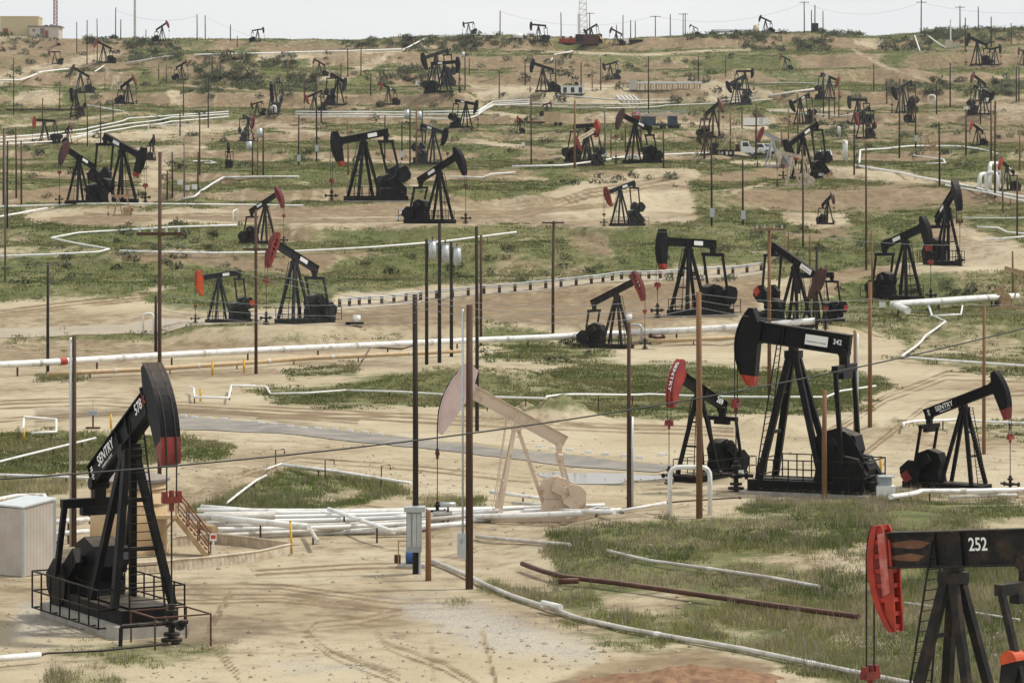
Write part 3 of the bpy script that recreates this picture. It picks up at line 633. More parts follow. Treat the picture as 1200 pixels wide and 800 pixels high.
#  (kind, polygon, value, softness)   G weeds  B brown cut  P pale dirt (clears)  V gravel  U mud
PATCH = [
 # upper hill dirt
 ('P', [(-40, 38), (75, 40), (140, 46), (160, 48), (100, 62), (0, 66), (-40, 60)], .75, 4), ('B', [(-40, 50), (60, 48), (165, 47), (158, 72), (100, 74), (30, 95), (-40, 100)], .8, 5),
 ('P', [(-40, 92), (60, 72), (110, 64), (135, 56), (150, 62), (120, 74), (70, 82), (-40, 112)], .9, 3),
 ('B', [(180, 74), (300, 74), (300, 92), (240, 98), (180, 92)], .8, 5), ('B', [(300, 50), (400, 51), (410, 60), (300, 63)], .6, 3),
 ('P', [(300, 61), (470, 59), (520, 55), (400, 66), (300, 70)], .8, 2),
 ('P', [(355, 92), (400, 86), (440, 70), (458, 62), (470, 62), (440, 80), (410, 92)], .9, 2),
 ('B', [(596, 68), (650, 66), (770, 78), (800, 92), (740, 97), (600, 96)], .85, 6), ('B', [(900, 38), (985, 40), (960, 50), (900, 50)], .7, 4),
 ('P', [(1000, 48), (1030, 46), (1046, 54), (1036, 61), (1000, 55)], .9, 3), ('B', [(960, 66), (1020, 62), (1010, 80), (970, 82)], .8, 5),
 ('B', [(1070, 60), (1130, 62), (1240, 58), (1240, 84), (1130, 80), (1060, 90)], .8, 5), ('B', [(1000, 82), (1040, 78), (1060, 92), (1010, 98)], .6, 6),
 ('P', [(545, 98), (740, 96), (860, 96), (905, 108), (900, 118), (840, 120), (760, 122), (600, 124), (545, 108)], .95, 4),
 ('B', [(745, 104), (840, 106), (820, 118), (740, 116)], .6, 4),
 ('B', [(1000, 140), (1120, 126), (1180, 118), (1240, 116), (1240, 172), (1130, 172), (1060, 166), (1000, 164)], .75, 6), ('P', [(1140, 120), (1240, 118), (1240, 150), (1160, 146)], .7, 6),
 ('P', [(10, 122), (24, 108), (52, 104), (78, 110), (70, 118), (78, 124), (40, 126)], .95, 3), ('P', [(195, 106), (210, 106), (222, 122), (200, 124)], .95, 2), ('P', [(274, 111), (288, 112), (298, 126), (286, 126)], .95, 2),
 ('P', [(-40, 160), (60, 160), (180, 150), (290, 142), (360, 143), (420, 150), (330, 152), (220, 160), (120, 168), (-40, 174)], .85, 3),
 ('P', [(160, 172), (240, 168), (240, 176), (208, 182), (196, 208), (184, 240), (150, 240), (170, 205)], .9, 3),
 ('P', [(610, 178), (700, 162), (760, 160), (690, 172), (620, 184)], .7, 3), ('P', [(640, 128), (700, 132), (760, 130), (700, 142), (640, 140)], .6, 4),
 ('P', [(742, 196), (812, 197), (818, 206), (800, 216), (735, 216)], .95, 3), ('P', [(830, 176), (960, 180), (960, 186), (830, 184)], .8, 2),
 ('P', [(770, 150), (840, 145), (905, 140), (905, 150), (830, 156)], .7, 3), ('P', [(900, 150), (1010, 140), (1060, 150), (960, 162)], .5, 5),
 ('B', [(820, 196), (915, 198), (915, 212), (830, 214)], .7, 4), ('P', [(940, 196), (1060, 200), (1110, 214), (1060, 220), (1000, 208)], .85, 4),
 ('B', [(860, 222), (930, 218), (1110, 214), (1120, 238), (1040, 252), (930, 250), (870, 244)], .85, 5), ('P', [(915, 250), (990, 250), (1000, 264), (960, 270), (920, 262)], .9, 3),
 ('P', [(1076, 262), (1130, 262), (1200, 290), (1260, 300), (1260, 314), (1120, 316), (1090, 300)], .9, 4), ('B', [(1085, 240), (1150, 236), (1250, 262), (1250, 284), (1130, 270)], .5, 6),
 ('G', [(985, 332), (1040, 322), (1120, 314), (1260, 318), (1260, 350), (1040, 362), (985, 356)], .75, 5), ('B', [(1120, 318), (1190, 318), (1200, 346), (1130, 348)], .6, 6),
 ('P', [(880, 330), (985, 318), (1080, 308), (1260, 305), (1260, 318), (1090, 320), (985, 330), (900, 372), (870, 372)], .95, 3),
 # middle
 ('P', [(30, 244), (160, 246), (420, 238), (560, 236), (640, 224), (700, 206), (800, 204), (815, 262), (700, 266), (600, 262), (460, 268), (330, 263), (100, 266), (30, 258)], 1, 4),
 ('B', [(130, 296), (300, 298), (450, 292), (470, 316), (400, 324), (300, 320), (140, 312)], .9, 5), ('B', [(-40, 308), (40, 310), (110, 312), (110, 330), (40, 330), (-40, 345)], .5, 5),
 ('G', [(400, 300), (600, 284), (760, 266), (900, 274), (900, 306), (760, 318), (640, 320), (450, 342), (380, 336)], .9, 5), ('B', [(655, 272), (710, 270), (720, 300), (680, 300)], .8, 4), ('B', [(590, 296), (700, 306), (690, 320), (560, 326)], .6, 6),
 ('P', [(-40, 352), (150, 334), (250, 326), (300, 345), (310, 372), (200, 384), (-40, 404)], .95, 4), ('P', [(300, 345), (480, 340), (640, 326), (900, 310), (905, 380), (860, 392), (640, 394), (480, 400), (300, 400)], .9, 5),
 ('B', [(380, 362), (640, 338), (900, 322), (890, 372), (760, 384), (560, 386), (400, 384)], .8, 6), ('B', [(-40, 358), (90, 360), (130, 372), (60, 384), (-40, 386)], .6, 5),
 ('G', [(165, 346), (235, 331), (305, 336), (395, 330), (395, 350), (240, 366), (190, 360)], .85, 4), ('G', [(-40, 302), (130, 304), (260, 316), (290, 330), (180, 336), (140, 348), (-40, 354)], .9, 4),
 ('G', [(560, 378), (640, 386), (640, 402), (560, 402)], .8, 5), ('G', [(0, 390), (60, 392), (200, 384), (300, 384), (480, 392), (480, 404), (200, 410), (0, 420)], .45, 6), ('B', [(-40, 398), (480, 396), (480, 414), (-40, 432)], .7, 6),
 # valley floor
 ('P', [(-60, 428), (500, 412), (700, 404), (900, 396), (1060, 420), (1260, 420), (1260, 640), (560, 640), (-60, 830)], 1, 4), ('P', [(-60, 620), (700, 600), (1260, 640), (1260, 900), (-60, 900)], 1, 4),
 ('B', [(60, 440), (330, 428), (350, 440), (150, 452), (60, 452)], .7, 4),
 ('G', [(400, 450), (428, 441), (470, 438), (560, 430), (700, 424), (870, 430), (1000, 436), (1058, 454), (1020, 472), (930, 482), (760, 490), (640, 480), (520, 477), (330, 472), (282, 456)], .9, 5),
 ('P', [(560, 424), (660, 426), (700, 420), (640, 436), (560, 438)], .7, 4),
 ('G', [(330, 430), (420, 424), (420, 438), (340, 442)], .7, 4), ('G', [(560, 420), (600, 404), (690, 404), (740, 416), (650, 424)], .8, 5), ('G', [(45, 438), (105, 440), (105, 448), (45, 449)], .7, 3),
 ('G', [(-40, 506), (60, 504), (190, 512), (270, 520), (262, 536), (150, 552), (60, 582), (-40, 584)], .85, 5), ('P', [(60, 552), (120, 556), (100, 570), (30, 570)], .5, 4),
 ('G', [(222, 600), (300, 560), (345, 546), (470, 566), (482, 576), (380, 598), (300, 607), (236, 604)], .95, 4), ('P', [(350, 582), (420, 570), (440, 580), (370, 594)], .6, 4),
 ('G', [(480, 584), (560, 578), (580, 600), (500, 602)], .6, 4), ('G', [(1060, 370), (1260, 360), (1260, 432), (1060, 422)], .65, 6), ('B', [(1060, 374), (1180, 380), (1200, 420), (1080, 414)], .55, 6),
 ('G', [(1040, 420), (1260, 426), (1260, 446), (1180, 448)], .55, 5), ('G', [(900, 482), (1000, 470), (1030, 480), (960, 490)], .5, 4), ('G', [(1040, 492), (1260, 496), (1260, 524), (1150, 514)], .5, 5),
 ('U', [(40, 478), (200, 474), (360, 490), (480, 510), (700, 532), (780, 540), (780, 546), (600, 530), (300, 494), (140, 490), (40, 500)], .75, 4), ('U', [(640, 486), (760, 516), (860, 520), (800, 530), (690, 516)], .4, 5),
 ('U', [(620, 545), (800, 544), (790, 576), (640, 570)], .45, 4), ('U', [(190, 738), (205, 720), (330, 722), (345, 735), (300, 748), (255, 762), (195, 768)], .8, 6), ('U', [(60, 684), (150, 690), (180, 700), (60, 704)], .4, 6), ('B', [(430, 640), (560, 640), (610, 690), (560, 700), (440, 676)], .3, 10), ('B', [(200, 690), (330, 686), (320, 712), (200, 712)], .3, 8),
 # right foreground weeds
 ('G', [(560, 690), (585, 668), (640, 640), (640, 622), (720, 612), (860, 604), (890, 584), (1060, 578), (1260, 600), (1260, 860), (1000, 810), (880, 772), (760, 752), (640, 716)], .8, 6),
 ('P', [(570, 640), (630, 640), (650, 665), (640, 690), (600, 690), (570, 675)], .85, 6),
 ('P', [(860, 654), (1010, 640), (1100, 626), (1260, 600), (1260, 640), (1100, 648), (1040, 672), (940, 670)], .7, 6), ('P', [(700, 692), (800, 696), (795, 716), (720, 716)], .7, 6), ('P', [(940, 720), (1060, 735), (1070, 760), (980, 760)], .5, 8), ('P', [(560, 700), (640, 716), (760, 754), (900, 790), (780, 812), (600, 780)], .7, 10),
 ('G', [(640, 722), (740, 744), (860, 776), (780, 782), (700, 760)], .45, 8),
 ('B', [(640, 800), (720, 768), (820, 758), (910, 778), (900, 830), (640, 840)], 1.0, 8), ('B', [(570, 655), (640, 660), (680, 690), (620, 694)], .5, 6), ('B', [(760, 712), (850, 730), (840, 750), (760, 740)], .3, 6),
 ('V', [(440, 700), (480, 692), (560, 700), (600, 716), (720, 758), (700, 780), (560, 770), (500, 740)], .62, 14), ('V', [(20, 700), (130, 712), (110, 750), (0, 755)], .6, 10), ('V', [(300, 765), (420, 770), (460, 790), (320, 790)], .5, 8),
 ('G', [(50, 752), (180, 742), (270, 756), (270, 772), (180, 782), (60, 770)], .5, 6), ('G', [(60, 790), (150, 784), (150, 815), (50, 815)], .5, 6), ('G', [(500, 716), (540, 700), (560, 716)], .3, 4),
]
TRACKS = [([(200, 690), (300, 690), (420, 705), (470, 715)], 2.2, .7), ([(200, 697), (300, 696), (400, 712)], 1.6, .6), ([(360, 740), (372, 728), (420, 725), (470, 712)], 2.6, .6), ([(360, 740), (390, 762), (470, 790)], 3.0, .6),
          ([(385, 742), (400, 730), (440, 726)], 2.5, .5), ([(440, 735), (450, 752), (520, 775), (560, 800)], 3, .6), ([(440, 735), (470, 728), (520, 733)], 2, .4), ([(500, 730), (506, 750), (510, 795)], 4, .5), ([(565, 740), (572, 770), (580, 800)], 4, .5),
          ([(415, 702), (450, 706), (500, 704)], 1.5, .5), ([(-20, 470), (120, 470), (300, 486)], 2, .5), ([(300, 490), (420, 480), (520, 488)], 1.5, .4), ([(560, 495), (700, 500), (860, 505)], 2, .4),
          ([(1010, 470), (1100, 440), (1200, 450)], 2.5, .35), ([(960, 500), (1060, 450), (1120, 420)], 2.5, .35), ([(300, 560), (260, 570), (200, 590)], 2.5, .4), ([(560, 640), (520, 690), (380, 690)], 2, .3)]
ROADS = [([(300, 70), (420, 61), (520, 55)], 2.0), ([(560, 130), (640, 140), (760, 142), (900, 150)], 2.5), ([(330, 152), (420, 160), (560, 166), (640, 176)], 3), ([(600, 186), (700, 181), (840, 186)], 2.2), ([(860, 190), (1000, 200), (1080, 212), (1200, 222)], 3), ([(1000, 60), (1040, 80), (1090, 95), (1200, 90)], 2),
         ([(900, 130), (1000, 128), (1100, 120), (1200, 114)], 2.2), ([(0, 200), (80, 205), (150, 212)], 2.2), ([(380, 186), (470, 190), (560, 182)], 2.4), ([(960, 150), (1060, 140), (1150, 136)], 2.2), ([(640, 60), (760, 64), (880, 58)], 1.6), ([(200, 100), (330, 108), (420, 112)], 1.8), ([(0, 150), (60, 146), (150, 132)], 1.8), ([(560, 240), (480, 214), (560, 205), (640, 210)], 2.4), ([(900, 246), (860, 225), (900, 215)], 2)]
RUTS = [([(60, 256), (200, 252), (420, 249), (600, 248), (720, 238)], (0, 3)), ([(100, 250), (300, 257), (560, 256)], (0, 2.6)), ([(600, 250), (690, 222), (790, 206)], (0, 4, 9)), ([(-20, 366), (120, 350), (240, 336), (300, 350)], (0, 4, 7)), ([(-20, 470), (120, 466), (260, 474), (400, 480), (560, 490), (860, 502)], (0, 4, 9)), ([(-20, 492), (100, 484), (240, 480), (420, 492)], (0, 3)),
        ([(300, 486), (480, 484), (640, 494), (780, 500)], (0, 4)), ([(960, 510), (1040, 462), (1110, 436), (1220, 440)], (0, 4, 9)), ([(1000, 540), (1090, 470), (1220, 456)], (0, 5)), ([(480, 600), (420, 590), (330, 606)], (0, 4)), ([(260, 560), (350, 535), (480, 545), (620, 560)], (0, 5)), ([(190, 686), (330, 684), (470, 702), (580, 700)], (0, 5, 12)), ([(200, 704), (330, 700), (450, 712)], (0, 4)),
        ([(360, 742), (372, 728), (420, 724), (470, 714)], (0, 6)), ([(358, 738), (392, 764), (470, 796)], (0, 7)), ([(440, 736), (456, 754), (520, 778), (560, 802)], (0, 7)), ([(566, 740), (574, 770), (582, 802)], (0, 3)), ([(270, 690), (240, 740), (280, 790)], (0, 8)), ([(560, 640), (500, 660), (420, 660), (300, 668)], (0, 5)), ([(700, 800), (780, 775), (860, 770)], (0, 5, 11)), ([(640, 802), (740, 778), (850, 780), (900, 796)], (0, 6))]
def make_ground():
    PX = CX + F * GX / np.maximum(GY, 20); PY = HY - F * GH / np.maximum(GY, 20)
    sc = np.clip(300 / np.maximum(GY, 30), .25, 4)
    wx = 10 * fbm(GX * sc / 9, GY * sc / 14, 101, 4); wy = 5.2 * fbm(GX * sc / 9, GY * sc / 14, 131, 4)
    px = PX + wx * 1.2; py = PY + wy
    g = np.full(PX.shape, .93) + .5 * fbm(GX / 34, GY / 40, 151, 4) * sst(280, 340, GY); br = np.clip(.45 + .9 * fbm(GX / 30, GY / 26, 171, 4), 0, 1) * sst(300, 360, GY)
    g = np.where(GY > 300, g, .03); v = np.zeros(PX.shape); u = np.zeros(PX.shape)
    # cut banks show bare earth
    gy_ = np.gradient(GH, axis=0) / np.maximum(np.gradient(GY, axis=0), 1e-6)
    steep = sst(.12, .26, gy_) * sst(290, 330, GY) * sst(-.45, .1, fbm(GX / 24, GY / 30, 191, 3))
    g = g * (1 - .95 * steep); br = np.maximum(br, steep * (.75 + .5 * vnoise(GX / .9, GY / 9, 195)))
    for k, poly, val, soft in PATCH:
        w = inside(poly, px, py, soft * (1.8 if k != 'P' else 1.35)) * val
        if k == 'G': g = g * (1 - w) + w; br = br * (1 - w)
        elif k == 'P': g = g * (1 - w); br = br * (1 - w * .8); v = v * (1 - w)
        elif k == 'B': br = br * (1 - w) + w; g = g * (1 - w * .85)
        elif k == 'V': v = np.maximum(v, w)
        elif k == 'U': u = np.maximum(u, w)
    for pts, w_, val in TRACKS:
        w = line(pts, w_, PX + wx * .35, PY + wy * .35, 1.2) * val
        br = np.maximum(br, w); g = g * (1 - w); v = v * (1 - w)
    for pts, w_ in ROADS:
        w = line(pts, w_, PX + wx * .5, PY + wy * .4, 1.4) * .85; g = g * (1 - w); br = br * (1 - .6 * w)
    rn_ = .85 + .5 * fbm(GX / 5, GY / 6, 205, 2)
    for pts, off in RUTS:
        for o_ in off:
            w = line([(a, b + o_) for a, b in pts], 1.3, PX + wx * .3, PY + wy * .35, .9) * rn_; br = np.maximum(br, w); u = np.maximum(u, w * .45)
    br = np.maximum(br, np.clip(.34 + .55 * fbm(GX / 13, GY / 17, 181, 4), 0, .75)) + .18 * sst(290, 400, GY)
    g = g * np.clip(.86 + .5 * fbm(GX / 6, GY / 8, 211, 3), .3, 1.1)
    global GG; GG = np.clip(g, 0, 1)
    for (x, y, z, r1, r2) in PADS[:len(PUMPS)]:      # trodden pads stay mostly bare
        k = window(x, y, r1 * 1.7); xs = GX[k]
        if xs.size: GG[k] = GG[k] * (.35 + .65 * sst(r1 * .5, r1 * 1.5, np.hypot(xs - x, GY[k] - y)))
    for P_, (x, y, z, r1, r2) in zip(PUMPS, PADS):     # oil-dark soil at each well and under each unit
        sc_ = (P_[2] - P_[1]) * y / F / 6.0; a = math.radians(P_[3]); wx_, wy_ = x + P_[5] * sc_ * math.cos(a), y - P_[5] * sc_ * math.sin(a)
        for (cx_, cy_, rr, vv) in ((wx_, wy_, 1.5 * sc_, .95), (x - 1.6 * sc_ * math.cos(a), y + 1.6 * sc_ * math.sin(a), 3.0 * sc_, .6)):
            k = window(cx_, cy_, rr * 1.9); xs, ys = GX[k], GY[k]
            if xs.size: u[k] = np.maximum(u[k], vv * (1 - sst(rr * .4, rr * 1.6, np.hypot(xs - cx_, ys - cy_) + rr * .5 * fbm(xs / 1.1, ys / 1.3, 215, 2))))
    nr, nc = GX.shape
    me = bpy.data.meshes.new('ground')
    co = np.stack([GX, GY, GH], -1).reshape(-1, 3).astype(np.float32)
    i = np.arange(nr - 1)[:, None] * nc + np.arange(nc - 1)[None, :]
    q = np.stack([i, i + 1, i + nc + 1, i + nc], -1).reshape(-1, 4).astype(np.int32)
    me.vertices.add(len(co)); me.vertices.foreach_set('co', co.ravel())
    me.loops.add(q.size); me.loops.foreach_set('vertex_index', q.ravel())
    me.polygons.add(len(q)); me.polygons.foreach_set('loop_start', np.arange(0, q.size, 4, dtype=np.int32)); me.polygons.foreach_set('loop_total', np.full(len(q), 4, np.int32))
    me.polygons.foreach_set('use_smooth', np.ones(len(q), bool))
    me.update(); me.validate()
    at = me.color_attributes.new('cover', 'FLOAT_COLOR', 'POINT')
    at.data.foreach_set('color', np.stack([GG, br, v, u], -1).reshape(-1).astype(np.float32))
    o = bpy.data.objects.new('ground', me); COL.objects.link(o); o['kind'] = 'structure'
    m = bpy.data.materials.new('ground'); m.use_nodes = True; nt = m.node_tree; N = nt.nodes; L = nt.links; b = N['Principled BSDF']
    b.inputs['Roughness'].default_value = .95; b.inputs['Specular IOR Level'].default_value = .15
    tc = N.new('ShaderNodeTexCoord'); at = N.new('ShaderNodeAttribute'); at.attribute_name = 'cover'
    sp = N.new('ShaderNodeSeparateColor'); L.new(at.outputs['Color'], sp.inputs[0])
    def noise(scale, det=6, ro=.6, sy=1.0):
        n = N.new('ShaderNodeTexNoise'); n.inputs['Scale'].default_value = scale; n.inputs['Detail'].default_value = det; n.inputs['Roughness'].default_value = ro
        mp = N.new('ShaderNodeMapping'); mp.inputs['Scale'].default_value = (1, sy, 1)
        L.new(tc.outputs['Object'], mp.inputs['Vector']); L.new(mp.outputs['Vector'], n.inputs['Vector']); return n.outputs['Fac']
    def mix(f, a, c):
        n = N.new('ShaderNodeMix'); n.data_type = 'RGBA'
        if isinstance(f, float): n.inputs[0].default_value = f
        else: L.new(f, n.inputs[0])
        for k, s in ((6, a), (7, c)):
            if isinstance(s, tuple): n.inputs[k].default_value = (*s, 1)
            else: L.new(s, n.inputs[k])
        return n.outputs[2]
    def mth(op, a, c=None, cl=False):
        n = N.new('ShaderNodeMath'); n.operation = op; n.use_clamp = cl
        for k, s in enumerate((a, c)):
            if s is None: continue
            if isinstance(s, (int, float)): n.inputs[k].default_value = s
            else: L.new(s, n.inputs[k])
        return n.outputs[0]
    def ramp(f, a, c):
        n = N.new('ShaderNodeMapRange'); n.interpolation_type = 'SMOOTHSTEP'; L.new(f, n.inputs[0]); n.inputs[1].default_value = a; n.inputs[2].default_value = c; return n.outputs[0]
    n1 = noise(.09); n2 = noise(.7, 8, .7); n3 = noise(4.5, 5, .7); n4 = noise(.28, 6, .65, .6)
    dirt = mix(ramp(n1, .35, .65), (.455, .39, .272), (.38, .315, .205))
    dirt = mix(mth('MULTIPLY', ramp(n2, .5, .72), .55), dirt, (.29, .222, .145))
    dirt = mix(mth('MULTIPLY', ramp(n4, .55, .75), .45), dirt, (.51, .445, .335))
    dirt = mix(mth('MULTIPLY', ramp(n3, .52, .75), .35), dirt, (.28, .21, .135))
    brown = mix(ramp(n2, .35, .65), (.235, .168, .096), (.145, .10, .058))
    brown = mix(mth('MULTIPLY', ramp(n3, .5, .7), .5), brown, (.16, .11, .068))
    brown = mix(mth('MULTIPLY', ramp(n4, .5, .7), .5), brown, (.37, .285, .18))
    bf = mth('ADD', sp.outputs[1], mth('MULTIPLY', mth('SUBTRACT', n2, .5), .9))
    c = mix(mth('MULTIPLY', ramp(bf, .25, .85), .9), dirt, brown)
    n5 = noise(13, 4, .7)
    grav = mix(ramp(n5, .4, .6), (.50, .475, .43), (.25, .235, .21))
    dirt = mix(mth('MULTIPLY', ramp(n5, .55, .75), .4), dirt, (.30, .235, .16))
    c = mix(mth('MULTIPLY', ramp(mth('ADD', sp.outputs[2], mth('MULTIPLY', mth('SUBTRACT', n2, .5), .8)), .2, .8), .8), c, grav)
    c = mix(mth('MULTIPLY', ramp(mth('ADD', at.outputs['Alpha'], mth('MULTIPLY', mth('SUBTRACT', n2, .5), 1.0)), .3, .9), .75), c, (.15, .11, .07))
    gr = mix(ramp(n4, .35, .65), (.078, .104, .025), (.15, .145, .058))
    gr = mix(mth('MULTIPLY', ramp(n2, .45, .7), .8), gr, (.048, .064, .02))
    gr = mix(mth('MULTIPLY', ramp(n3, .5, .75), .5), gr, (.24, .20, .10))
    gf = mth('ADD', sp.outputs[0], mth('ADD', mth('MULTIPLY', mth('SUBTRACT', n2, .5), 1.1), mth('MULTIPLY', mth('SUBTRACT', n4, .5), 1.0)))
    c = mix(mth('MULTIPLY', ramp(gf, .12, .68), .94), c, gr)
    L.new(c, b.inputs['Base Color'])
    bp = N.new('ShaderNodeBump'); bp.inputs['Strength'].default_value = .55; bp.inputs['Distance'].default_value = .25
    L.new(mth('ADD', n2, mth('MULTIPLY', n3, .35)), bp.inputs['Height']); L.new(bp.outputs['Normal'], b.inputs['Normal'])
    me.materials.append(m)
    return o

def strip(name, up, lo, m, lift=.04, kind='structure'):
    """road laid between two surveyed edges"""
    A = [hit(*p) for p in up]; B = [hit(*p) for p in lo]
    def res(P, n):
        P = np.array(P); d = np.concatenate([[0], np.cumsum(np.linalg.norm(np.diff(P[:, :2], axis=0), axis=1))]); t = np.linspace(0, d[-1], n)
        return np.stack([np.interp(t, d, P[:, k]) for k in range(2)], 1)
    n = int(np.linalg.norm(A[-1] - A[0]) / .5) + 2
    a, b = res(A, n), res(B, n); nw = 14; v = []; f = []
    for i in range(n):
        for j in range(nw + 1):
            p = a[i] * (1 - j / nw) + b[i] * j / nw
            if j in (0, nw): p = p + .15 * np.array([0, vnoise(np.array([p[0] * .8]), np.array([p[1] * .8]), 5)[0]])
            v.append((p[0], p[1], float(gz(p[0], p[1])) + lift))
    for i in range(n - 1):
        for j in range(nw):
            k = i * (nw + 1) + j; f.append((k, k + nw + 1, k + nw + 2, k + 1))
    o = MB().add(v, f).build(name, m); o['kind'] = kind
    return o

# ---------------------------------------------------------------- weeds and scrub (too many to count)
def blades(name, X, Y, Z, H, W, nb, colf, spread, mtl, lean=.5):
    """many small leaf blades"""
    n = len(X); k = n * nb
    X = np.repeat(X, nb); Y = np.repeat(Y, nb); Z = np.repeat(Z, nb); H = np.repeat(H, nb) * RNG.uniform(.5, 1.15, k); W = np.repeat(W, nb) * RNG.uniform(.7, 1.3, k); sp_ = np.repeat(spread, nb)
    a = RNG.uniform(0, 2 * np.pi, k); r = np.sqrt(RNG.uniform(0, 1, k)) * sp_
    bx = X + r * np.cos(a); by = Y + r * np.sin(a); b2 = RNG.uniform(0, 2 * np.pi, k); ln = RNG.uniform(.1, lean, k) * H
    d = RNG.uniform(-.6, .6, k)
    v = np.empty((k, 3, 3), np.float32)
    v[:, 0] = np.stack([bx - np.cos(d) * W / 2, by - np.sin(d) * W / 2, Z - .03], 1); v[:, 1] = np.stack([bx + np.cos(d) * W / 2, by + np.sin(d) * W / 2, Z - .03], 1)
    v[:, 2] = np.stack([bx + np.cos(b2) * ln, by + np.sin(b2) * ln, Z + H], 1)
    me = bpy.data.meshes.new(name); me.vertices.add(k * 3); me.vertices.foreach_set('co', v.ravel())
    me.loops.add(k * 3); me.loops.foreach_set('vertex_index', np.arange(k * 3, dtype=np.int32)); me.polygons.add(k)
    me.polygons.foreach_set('loop_start', np.arange(0, k * 3, 3, dtype=np.int32)); me.polygons.foreach_set('loop_total', np.full(k, 3, np.int32)); me.update()
    c = np.repeat(colf, nb, 0) * RNG.uniform(.7, 1.2, (k, 1)); c = np.repeat(np.concatenate([c, np.ones((k, 1))], 1), 3, 0).astype(np.float32)
    at = me.color_attributes.new('tint', 'FLOAT_COLOR', 'POINT'); at.data.foreach_set('color', c.ravel())
    me.materials.append(mtl); o = bpy.data.objects.new(name, me); COL.objects.link(o); o['kind'] = 'stuff'; return o
def leaf_mat():
    m = bpy.data.materials.new('weed_leaf'); m.use_nodes = True; nt = m.node_tree; b = nt.nodes['Principled BSDF']; b.inputs['Roughness'].default_value = .8; b.inputs['Specular IOR Level'].default_value = .15
    a = nt.nodes.new('ShaderNodeAttribute'); a.attribute_name = 'tint'; nt.links.new(a.outputs['Color'], b.inputs['Base Color'])
    t = nt.nodes.new('ShaderNodeBsdfTranslucent'); nt.links.new(a.outputs['Color'], t.inputs['Color']); mx = nt.nodes.new('ShaderNodeMixShader'); mx.inputs[0].default_value = .4
    gg = nt.nodes.new('ShaderNodeNewGeometry'); vm = nt.nodes.new('ShaderNodeMix'); vm.data_type = 'VECTOR'; vm.inputs[0].default_value = .7; nt.links.new(gg.outputs['Normal'], vm.inputs[4]); vm.inputs[5].default_value = (0, 0, 1); nt.links.new(vm.outputs[1], b.inputs['Normal'])
    nt.links.new(b.outputs[0], mx.inputs[1]); nt.links.new(t.outputs[0], mx.inputs[2]); nt.links.new(mx.outputs[0], nt.nodes['Material Output'].inputs['Surface'])
    return m
